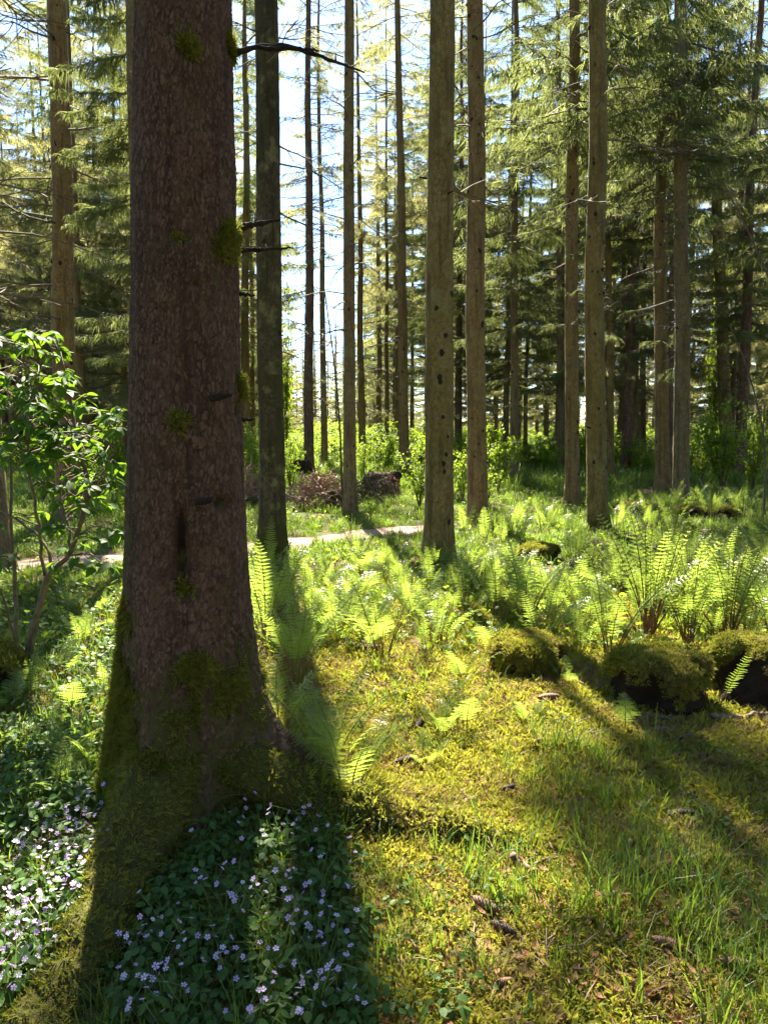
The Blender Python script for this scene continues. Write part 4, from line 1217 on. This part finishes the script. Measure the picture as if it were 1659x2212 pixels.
mossy_lump('mossy_mound', 1375, 1115, 90, 34, 80, 'dark low mound in front of the root spruce', cat='mound', seed=28)
mossy_lump('mossy_mound', 1520, 1120, 110, 34, 80, 'dark low mound beside the pale knotted spruce', cat='mound', seed=30)
lump('root_plate', 825, 1068, 75, 52, 40, 'dark upturned root plate behind the slim grey spruce', 'root plate', 'soil', 33, rough=.35)
lump('root_plate', 655, 1038, 40, 45, 25, 'black upturned roots beside the brown spruce', 'root plate', 'soil', 35, rough=.4)
lump('tree_stump', 722, 1098, 34, 44, 34, 'short brown tree stump beside the pinkish dead brush', 'stump', 'bark_tan', 37, rough=.12)
lump('grey_boulder', 545, 1095, 40, 26, 40, 'grey stone at the foot of the brush behind the scaly trunk', 'stone', 'bark_grey', 39, rough=.15)

def pole(name, a, b, Y, r0, r1, label, cat, mat='twig', bend=.1, group=None):
    A = np.array(at_depth(*a, Y)); B_ = np.array(at_depth(*b, Y + .2)); s = np.linspace(0, 1, 20)
    A[2] = float(H(A[0], A[1])) - .03
    P = (B_ - A) * s[:, None] + np.stack([bend * np.sin(np.pi * s), s * 0, s * 0], 1)
    P[1:-1] += rng.normal(size=(18, 3)) * r0 * .15
    o = add_obj(name, MB().add(*tube(P, r0 + (r1 - r0) * s, 6)).mesh(name, M[mat], True), None, A)
    return tag(o, label, cat, group)
pole('dead_sapling', (741, 1108), (690, 560), 13.6, .024, .010, 'thin dead sapling leaning beside the slim grey spruce', 'sapling', 'mosstwig')
pole('dead_sapling', (855, 1085), (790, 970), 14.0, .022, .008, 'bent dead stem arching over the root plate', 'sapling', 'twig', -.25)
pole('bare_sapling', (1650, 1050), (1575, 700), 12.0, .02, .008, 'bare curved sapling in front of the dark bush', 'sapling', 'twig', .25)
pole('bare_sapling', (1690, 980), (1560, 390), 10.0, .022, .008, 'bare branch arching down at the frame edge above the dark bush', 'sapling', 'twig', .55)

# ------------------------------------------------------------------ cones, sticks and bark lying on the floor
def cone_mesh(name, mat):
    nt, na = 64, 26; t = np.linspace(0, 1, nt); a = np.arange(na) * TAU / na
    T, A = np.meshgrid(t, a, indexing='ij')
    prof = .17 * np.sin(np.pi * np.clip(T * .93 + .05, 0, 1)) ** .55
    row = T * 15; k = np.floor(row); fr = row - k
    ph = (A / TAU * 8 + .5 * (k % 2)); dx = np.abs((ph % 1) - .5) * 2
    sc = (1 - fr) * np.clip(1.1 - dx * 1.1, 0, 1)
    r = prof * (.72 + .45 * sc)
    V = np.stack([T - .5, r * np.cos(A), r * np.sin(A)], -1).reshape(-1, 3)
    return MB().add(V, grid_faces(nt, na)).mesh(name, M[mat], True)
CONE = {'brown': cone_mesh('cone_brown', 'cone'), 'dark': cone_mesh('cone_dark', 'conedark')}
for px, py, lp, rz, kd, lb in (
        (878, 1655, 50, .25, 'dark', 'dark spruce cone lying beside the small fern on the lit moss'),
        (907, 1572, 42, 1.2, 'dark', 'shaded spruce cone half hidden behind the small pale fern'),
        (1185, 1516, 42, .15, 'brown', 'brown spruce cone in front of the small mossy hummock'),
        (1297, 1493, 38, .9, 'brown', 'reddish spruce cone near the foot of the stump mound'),
        (1429, 1590, 46, -.1, 'brown', 'spruce cone below the stump mound beside the fallen stick'),
        (1160, 1612, 34, .5, 'brown', 'short spruce cone alone on the open moss'),
        (1047, 1970, 62, -.6, 'brown', 'pale brown spruce cone in the grass, upper of two in line'),
        (1087, 2020, 56, -.7, 'dark', 'dark spruce cone in the grass, lower of two in line'),
        (1443, 2055, 62, -.35, 'brown', 'stout spruce cone in the shaded grass'),
        (1585, 2098, 66, -.2, 'brown', 'long spruce cone near the frame edge in the grass'),
        (1085, 2138, 44, .3, 'brown', 'small spruce cone low down in the long grass'),
        (1470, 1772, 54, .05, 'dark', 'dark spruce cone inside the curved shadow band'),
        (370, 2158, 68, -.2, 'brown', 'big brown spruce cone among the flowers near the mossy root'),
        (312, 2192, 56, .4, 'dark', 'dull spruce cone beside the thick mossy root'),
        (1102, 1712, 36, .5, 'dark', 'dark red spruce cone in the middle of the lit moss'),
        (915, 1722, 26, 1.3, 'dark', 'stubby dark red cone near the bare-stalked fern'),
        (800, 1410, 44, -.2, 'dark', 'cone at the edge of the lit fern bed')):
    p = ground(px, py); l = lp * p.y / FOC
    tag(add_obj('spruce_cone', CONE[kd], None, p + Vector((0, 0, l * .12 + .016)), (random.uniform(-1, 1), random.uniform(-.12, .12), rz), l * 1.2), lb, 'cone', 'spruce cones on the forest floor')

def stick(px0, py0, px1, py1, r, label, name='fallen_stick', mat='wood', side=2):
    a = ground(px0, py0); b = ground(px1, py1); s = np.linspace(0, 1, 16)
    P = np.outer(s, np.array(b - a)); P[:, 2] += r * .7 + .014 + .008 * np.sin(s * 5 + px0)
    P[1:-1] += rng.normal(size=(14, 3)) * r * .25
    mb = MB().add(*tube(P, r * (1 - .45 * s) * (1 + .15 * rng.normal(size=16).clip(-1, 1)), 7))
    for k in range(side):
        i = rng.integers(3, 14); d = rng.normal(size=3); d[2] = abs(d[2]) * .5; d /= np.linalg.norm(d)
        mb.add(*tube(np.stack([P[i], P[i] + d * .02, P[i] + d * .05]), [r * .4, r * .3, r * .1], 4))
    tag(add_obj(name, mb.mesh(name, M[mat], True), None, a), label, 'stick', 'fallen sticks on the forest floor')
stick(958, 1768, 1028, 1738, .016, 'short thick broken branch end beyond the long mossy root', 'broken_branch_piece', side=0)
stick(1108, 1868, 1160, 1898, .014, 'curled bark-brown stub at the tip of the long mossy root', 'broken_branch_piece', side=0)
stick(1355, 1545, 1470, 1572, .013, 'dark fallen stick at the foot of the stump mound', mat='twig')
stick(1535, 1560, 1660, 1552, .017, 'pale thick stick lying before the dark hollow')
stick(1630, 1470, 1700, 1520, .012, 'bare stick slanting out of the dark hollow')
stick(1255, 1588, 1345, 1592, .007, 'thin pale stick lying across the moss')
stick(1430, 1610, 1500, 1596, .006, 'thin light twig beside the stick below the stump mound')
stick(1085, 1835, 1160, 1800, .005, 'fine dark twig on the moss behind the root tip')
stick(850, 1790, 925, 1812, .005, 'white dry twig beyond the mossy root', mat='brush')
stick(1150, 1880, 1240, 1850, .005, 'fine twig between root tip and grass')
stick(1210, 1460, 1262, 1490, .010, 'weathered grey chip of wood between hummock and stump')
stick(1430, 1722, 1500, 1730, .008, 'bark scrap on the bare brown patch')
stick(70, 1590, 150, 1560, .012, 'mossy stick under the small ferns in the shade', mat='mosstwig')
stick(700, 1178, 760, 1172, .010, 'stick lying across the sunny path')
stick(300, 2090, 345, 2045, .008, 'thin stick on the flank of the mossy root')
# ------------------------------------------------------------------ ground cover
def inside(poly, x, y):
    x = np.asarray(x); y = np.asarray(y); r = np.zeros(x.shape, bool); n = len(poly)
    for i in range(n):
        x0, y0 = poly[i]; x1, y1 = poly[(i + 1) % n]
        c = ((y0 > y) != (y1 > y)) & (x < (x1 - x0) * (y - y0) / (y1 - y0 + 1e-9) + x0)
        r ^= c
    return r

def grass_tuft(seed, n, hgt, spread, wid=.0022, mat='grass'):
    rs = np.random.default_rng(seed); mb = MB()
    for k in range(n):
        a = rs.uniform(0, TAU); r = spread * math.sqrt(rs.random()); l = hgt * rs.uniform(.5, 1.25)
        p = np.array([r * math.cos(a), r * math.sin(a), -.005]); b = a + rs.normal() * .8
        out = np.array([math.cos(b), math.sin(b), 0]); ln = rs.uniform(.15, .9)
        s = np.array([-out[1], out[0], 0]) * wid * rs.uniform(.7, 1.3)
        q = np.linspace(0, 1, 4)
        C = p + np.outer(q, [0, 0, l]) * (1 - .25 * ln * q[:, None] ** 2) + np.outer(q ** 2 * l * ln * .8, out)
        w = (1 - q ** 2 * .9)
        V = np.stack([C - s * w[:, None], C + s * w[:, None]], 1).reshape(-1, 3)
        mb.add(V, [[0, 1, 3, 2], [2, 3, 5, 4], [4, 5, 7, 6]])
    return mb.mesh('grass_tuft_%d' % seed, M[mat])

def cover_plant(seed, n, hgt, size, mat='cover', spread=.03):
    rs = np.random.default_rng(seed); mb = MB()
    s = np.linspace(0, 1, 6); w = .36 * np.sin(np.pi * np.clip(s * .9 + .1, 0, 1)) ** .7; w[-1] = 0.02
    for k in range(n):
        a = rs.uniform(0, TAU); h = hgt * rs.uniform(.35, 1.15); r = spread * rs.uniform(.3, 1.2)
        c = np.array([r * math.cos(a), r * math.sin(a), h]); z = size * rs.uniform(.6, 1.2)
        mb.add(*tube(np.stack([[0, 0, 0], c * [.5, .5, .6], c]), [.0011, .001, .0008], 3, False), 1)
        b = a + rs.normal() * .6; R_ = rotz(b) @ roty(rs.uniform(-.1, .75)) @ rotx(rs.normal() * .3)
        mid = np.stack([s, s * 0, -.12 * s * s], 1); V = np.vstack([mid, np.stack([s, w, .12 * w - .12 * s * s], 1), np.stack([s, -w, .12 * w - .12 * s * s], 1)])
        i = np.arange(5)[:, None]
        F = np.vstack([np.hstack([i, i + 1, i + 7, i + 6]), np.hstack([i, i + 12, i + 13, i + 1])])
        mb.add((V * z) @ R_.T + c, F, 0)
    return mb.mesh('cover_plant_%d' % seed, [M[mat], M['greenstem']])

def litter_bit(seed):
    rs = np.random.default_rng(seed); mb = MB()
    if seed % 3 == 0:
        P = np.array([[-.03, 0, 0], [0, rs.normal() * .006, .004], [.03, rs.normal() * .006, 0]]); mb.add(*tube(P, [.0016, .0014, .0008], 4), 0)
        return mb.mesh('litter_twig_%d' % seed, M['brush'])
    n = 5; s = np.linspace(-1, 1, n); w = .42 * (1 - s ** 2) + .02
    V = np.vstack([np.stack([s, w, .35 * s ** 2 + .25 * w], 1), np.stack([s, w * 0, .35 * s ** 2], 1), np.stack([s, -w, .35 * s ** 2 + .3 * w], 1)]) * .013
    i = np.arange(n - 1)[:, None]
    mb.add(V, np.vstack([np.hstack([i, i + 1, i + n + 1, i + n]), np.hstack([i + n, i + n + 1, i + 2 * n + 1, i + 2 * n])]))
    return mb.mesh('litter_leaf_%d' % seed, M['deadleaf'])

def sample(n, y0, y1, pw=1.0, side=.62, extra=.6):
    """points on the floor, denser near the camera"""
    u = rng.random(n)
    y = np.exp(math.log(y0) + (math.log(y1) - math.log(y0)) * u) if pw == 1.0 else y0 + (y1 - y0) * u ** pw
    x = rng.uniform(-1, 1, n) * (side * y + extra)
    return x, y
BXY = np.array(BIG)
def free(x, y, tr=.30, pth=.42):
    ok = np.hypot(x - BXY[0], y - BXY[1]) > tr
    ok &= path_dist(x, y) > pth + .12 * vnoise(x * 3, y * 3, 71)
    # keep off the two long roots
    ok &= ~((x > -.95 + .05) & (x < -.72) & (y < 2.8))
    ok &= ~((x > -.6) & (x < .5) & (np.abs(y - (2.72 - .14 * np.clip(x + .1, 0, 2) ** 1.0)) < .055))
    return ok
FL_R = [(430, 1800), (480, 1760), (600, 1745), (730, 1790), (770, 1860), (745, 1930), (800, 2000), (770, 2080), (850, 2150), (760, 2240), (250, 2240), (250, 2050), (270, 1960), (380, 1880)]
FL_L = [(110, 1760), (180, 1735), (245, 1735), (245, 1900), (200, 1990), (150, 2060), (90, 2150), (-60, 2240), (-120, 2100), (-40, 1900), (30, 1820)]

def lay(name, x, y, sc, protos, label, cat, tilt=.15, lift=0.):
    z = H(x, y) + lift
    rots = np.stack([rng.normal(size=len(x)) * tilt, rng.normal(size=len(x)) * tilt, rng.uniform(0, TAU, len(x))], 1)
    return scatter(name, np.stack([x, y, z], 1), rots, sc, protos, label, cat)

# moss carpet
x, y = sample(60000, 1.5, 7.5)
X, Y = proj(x, y, H(x, y))
dens = np.clip(.75 + .8 * fbm(x * 1.3, y * 1.3, 81), .05, 1)
dens = dens * np.where(x < -.35 - .05 * y, .25, 1) * np.where(inside(FL_R, X, Y), .3, 1)
k = free(x, y, .28) & (rng.random(len(x)) < dens)
x, y = x[k], y[k]
lay('moss_carpet', x, y, rng.uniform(.7, 1.5, len(x)) * (1 + .10 * y), MOSS_Y, 'yellow-green moss carpet covering the sunlit floor', 'moss', .3)

# grass
GR = [grass_tuft(400 + k, 14, .11, .03) for k in range(3)]
GRL = [grass_tuft(410 + k, 12, .20, .035, .0028) for k in range(3)]
GRF = [grass_tuft(420 + k, 26, .16, .10, .005) for k in range(3)]
x, y = sample(8000, 1.5, 6)
X, Y = proj(x, y, H(x, y))
lush = np.clip(.12 + 1.1 * fbm(x * .9 + 4, y * .9, 83), 0, 1)
band = np.exp(-((X - (1180 + (Y - 1560) * .75)) / 170) ** 2) * (Y > 1560)
lush = np.maximum(lush * np.where(Y > 1780, .8, .2), .5 * band * (Y > 1600))
lush = np.where(X < 560, np.where(inside(FL_R, X, Y) | inside(FL_L, X, Y), .16, .45), np.where(inside(FL_R, X, Y), .4, lush))
k = free(x, y, .33) & (rng.random(len(x)) < lush)
x, y = x[k], y[k]
lay('grass', x, y, rng.uniform(.6, 1.2, len(x)), GR, 'short green grass growing through the moss', 'grass', .12)
x, y = sample(1300, 1.5, 5)
X, Y = proj(x, y, H(x, y))
band = np.exp(-((X - (1180 + (Y - 1560) * .75)) / 150) ** 2) * (Y > 1600)
lush = np.maximum(np.clip(1.2 * fbm(x * 1.1 + 9, y * 1.1, 84), 0, 1) * (Y > 1850),   .45 * band)
lush = np.where(X < 700, .12, lush)
k = free(x, y, .33) & (rng.random(len(x)) < lush)
x, y = x[k], y[k]
lay('long_grass', x, y, rng.uniform(.6, 1.15, len(x)), GRL, 'longer arching grass blades in loose clumps', 'grass', .15)
x, y = sample(17000, 4.2, 22)
k = free(x, y, .3, .40) & (rng.random(len(x)) < np.clip(.62 + .5 * fbm(x * .6, y * .6, 85), .1, 1) * np.clip((y - 5.5) / 4, .06, 1))
x, y = x[k], y[k]
lay('meadow_grass', x, y, rng.uniform(.55, 1.1, len(x)) * (.55 + .035 * y), GRF, 'soft bright grass around the path', 'grass', .12)
x, y = sample(9000, 20, 80)
k = free(x, y, .3, .45) & (rng.random(len(x)) < .8)
x, y = x[k], y[k]
lay('far_undergrowth', x, y, rng.uniform(.7, 1.3, len(x)) * (.6 + .07 * y), GRF, 'low green undergrowth beneath the far spruces', 'undergrowth', .15)

x, y = sample(1100, 24, 135, 1.0, .6, 2)
k = free(x, y, .3, .9); x, y = x[k], y[k]
lay('far_thicket', x, y, rng.uniform(.35, 1.6, len(x)) * (.6 + .016 * y), [b_[1] for b_ in BUSH], 'leafy thicket at knee height beneath the far spruces', 'undergrowth', .1)

# small broad leaves
CP = [cover_plant(430 + k, 5, .080, .024) for k in range(4)]
CPL = [cover_plant(440 + k, 7, .05, .022, 'cover', .04) for k in range(3)]
CPS = [cover_plant(450 + k, 9, .16, .05, 'bush', .10) for k in range(3)]
def in_px(poly, n, y0, y1):
    x, y = sample(n, y0, y1); X, Y = proj(x, y, H(x, y) + .04)
    k = inside(poly, X, Y) & free(x, y, .25); return x[k], y[k]
xa, ya = in_px(FL_R, 11000, 1.5, 3.2); xb, yb = in_px(FL_L, 9000, 1.5, 3.2)
x = np.concatenate([xa, xb]); y = np.concatenate([ya, yb])
k = rng.random(len(x)) < np.clip(.62 + .55 * fbm(x * 3.2, y * 3.2, 93), .12, 1); x, y = x[k], y[k]
lay('flower_leaves', x, y, rng.uniform(.6, 1.3, len(x)), CP, 'dark heart-shaped leaves crowding round the foot of the scaly trunk', 'ground cover', .2)
SH_L = [(-200, 1260), (265, 1260), (262, 1700), (150, 1780), (-200, 1900)]
x, y = in_px(SH_L, 12000, 2.4, 8)
lay('shade_cover', x, y, rng.uniform(.7, 1.4, len(x)), CP, 'small dark leaves covering the shaded ground below the shrub', 'ground cover', .25)
x, y = sample(6000, 1.5, 4.5); X, Y = proj(x, y, H(x, y))
k = free(x, y, .3) & (X > 700) & (rng.random(len(x)) < np.clip(.9 * fbm(x * 1.6, y * 1.6, 87), 0, 1) * np.where(Y > 1750, 1, .25)); x, y = x[k], y[k]
lay('clover_cover', x, y, rng.uniform(.6, 1.2, len(x)), CPL, 'tiny clover-like leaves between moss and grass', 'ground cover', .2)
x, y = sample(3000, 4.6, 18); X, Y = proj(x, y, H(x, y))
k = free(x, y, .35, .5) & (rng.random(len(x)) < np.clip(.45 + .9 * fbm(x * .8, y * .8, 88), 0, 1)) & ((Y < 1420) | (X < 260)); x, y = x[k], y[k]
lay('leafy_undergrowth', x, y, rng.uniform(.5, 1.2, len(x)), CPS, 'leafy seedlings filling the gaps between the ferns', 'undergrowth', .25)

# litter
x, y = sample(15000, 1.5, 7)
k = free(x, y, .3, 0) & (rng.random(len(x)) < np.clip(.45 + 1.0 * fbm(x * 1.1, y * 1.1, 89), .08, 1)); x, y = x[k], y[k]
lay('leaf_litter', x, y, rng.uniform(.6, 1.6, len(x)), [litter_bit(q) for q in range(600, 606)], 'scattered dead leaves, needles and bark chips on the moss', 'litter', .5, .024)

# ------------------------------------------------------------------ lilac flowers
def flower_mesh(name, mat):
    mb = MB()
    for k in range(5):
        a = TAU * k / 5; R_ = rotz(a)
        V = np.array([[.03, 0, 0], [.26, .13, .06], [.48, .15, .08], [.42, 0, .07], [.48, -.15, .08], [.26, -.13, .06]])
        mb.add(V @ R_.T, [[0, 1, 2, 3], [0, 3, 4, 5]], 0)
    a = np.arange(6) * TAU / 6
    V = np.vstack([[[0, 0, .06]], np.stack([.06 * np.cos(a), .06 * np.sin(a), a * 0 + .02], 1)])
    mb.add(V, [[0, 1 + i, 1 + (i + 1) % 6] for i in range(6)], 1)
    return mb.mesh(name, [M[mat], M['greenstem']])
FLW = [flower_mesh('flower_lilac', 'petal'), flower_mesh('flower_pale', 'petal_pale')]
def stem_mesh():
    s = np.linspace(0, 1, 5); P = np.stack([.05 * np.sin(s * 3) * s, .03 * s * s, -s], 1)
    return MB().add(*tube(P, .007, 3, False)).mesh('flower_stem', M['greenstem'])
FST = stem_mesh()
def flowers(poly, n, lab, group, hmin, hmax, seed, pale, scl):
    global rng
    got = 0
    rs = np.random.default_rng(seed)
    x0 = min(p[0] for p in poly); x1 = max(p[0] for p in poly); y0 = min(p[1] for p in poly); y1 = max(p[1] for p in poly)
    while got < n:
        px, py = rs.uniform(x0, x1), rs.uniform(y0, y1)
        if not inside(poly, np.array([px]), np.array([py]))[0]: continue
        if rs.random() > .35 + .65 * (vnoise(px / 60, py / 50, 91) > -.2): continue
        p = ground(px, py)
        if not free(np.array([p.x]), np.array([p.y]), .27)[0]: continue
        h = rs.uniform(hmin, hmax)
        v = 1 if rs.random() < pale else 0
        s = scl * rs.uniform(.8, 1.15)
        o = add_obj('lilac_flower', FLW[v], None, (p.x, p.y, p.z + h), (rs.normal() * .45 + .35, rs.normal() * .4, rs.uniform(0, TAU)), s)
        tag(o, lab[v], 'flower', group)
        add_obj('flower_stem', FST, o, (0, 0, 0), (rs.normal() * .3 - .3, rs.normal() * .3, 0), h / s * .95)
        got += 1
flowers([(x_, y_ + 30) for x_, y_ in FL_R], 150, ('small lilac five-petalled flower in the shade of the scaly trunk', 'small whitish five-petalled flower in the shade of the scaly trunk'), 'flowers in the trunk shade', .07, .15, 41, .18, .0185)
flowers([(x_, y_ + 30) for x_, y_ in FL_L], 140, ('sunlit pink-lilac flower in the bright patch beside the mossy root', 'sunlit pale flower in the bright patch beside the mossy root'), 'flowers in the sunny patch', .06, .14, 42, .45, .018)
xb, yb = in_px([(x_, y_ + 30) for x_, y_ in FL_L], 5200, 1.6, 3.1)
xr, yr = in_px([(x_, y_ + 30) for x_, y_ in FL_R], 1500, 1.6, 3.1)
kk = rng.random(len(xr)) < np.clip(.5 + 1.2 * fbm(xr * 4, yr * 4, 95), 0, 1); xb = np.concatenate([xb, xr[kk]]); yb = np.concatenate([yb, yr[kk]])
scatter('small_blossom', np.stack([xb, yb, H(xb, yb) + rng.uniform(.06, .13, len(xb))], 1), np.stack([rng.normal(size=len(xb)) * .5 + .3, rng.normal(size=len(xb)) * .5, rng.uniform(0, TAU, len(xb))], 1), rng.uniform(.012, .018, len(xb)), [FLW[0], FLW[0], FLW[1]], 'small pink blossom filling in between the single flowers round the scaly trunk', 'blossom')

# ------------------------------------------------------------------ the wood goes on beside and behind the camera
def tree_mass():
    pts = []
    rs = np.random.default_rng(97)
    while len(pts) < 70:
        a = rs.uniform(0, TAU); r = rs.uniform(7, 38); x, y = r * math.cos(a), r * math.sin(a)
        if y > 4 and abs(x) < .62 * y + 2.5: continue
        if y > 0 and r < 10: continue
        if any((x - p[0]) ** 2 + (y - p[1]) ** 2 < 7 for p in pts): continue
        if any((x - p[0]) ** 2 + (y - p[1]) ** 2 < 3 for p in TREES): continue
        pts.append((x, y, 0))
    P = np.array(pts, float); P[:, 2] = H(P[:, 0], P[:, 1])
    both = []
    for c in ('low_b', 'mid', 'low_pale'):
        mb = MB(); a = np.arange(8) * TAU / 8; zs = np.array([-.2, 0, .5, 2, 6, 12, 22.])
        R = trunk_radius(zs, .16, 22.5)
        V = np.stack([R[:, None] * np.cos(a), R[:, None] * np.sin(a), np.repeat(zs[:, None], 8, 1)], -1).reshape(-1, 3)
        both.append((mb.add(V, grid_faces(7, 8)).mesh('mass_trunk_' + c, M['bark_grey'], True), CR[c]))
    n = len(P); rz = np.stack([np.zeros(n), np.zeros(n), rng.uniform(0, TAU, n)], 1)
    scatter('surrounding_forest', np.vstack([P, P]), np.vstack([rz, rz]), np.ones(2 * n), [b for q in both for b in q], 'spruce wood going on all round outside the view', 'forest')
    o = bpy.data.objects['surrounding_forest']
    k = rng.integers(0, 3, n); idx = np.concatenate([2 * k, 2 * k + 1])
    o.data.attributes['idx'].data.foreach_set('value', idx.astype(np.int32))
tree_mass()
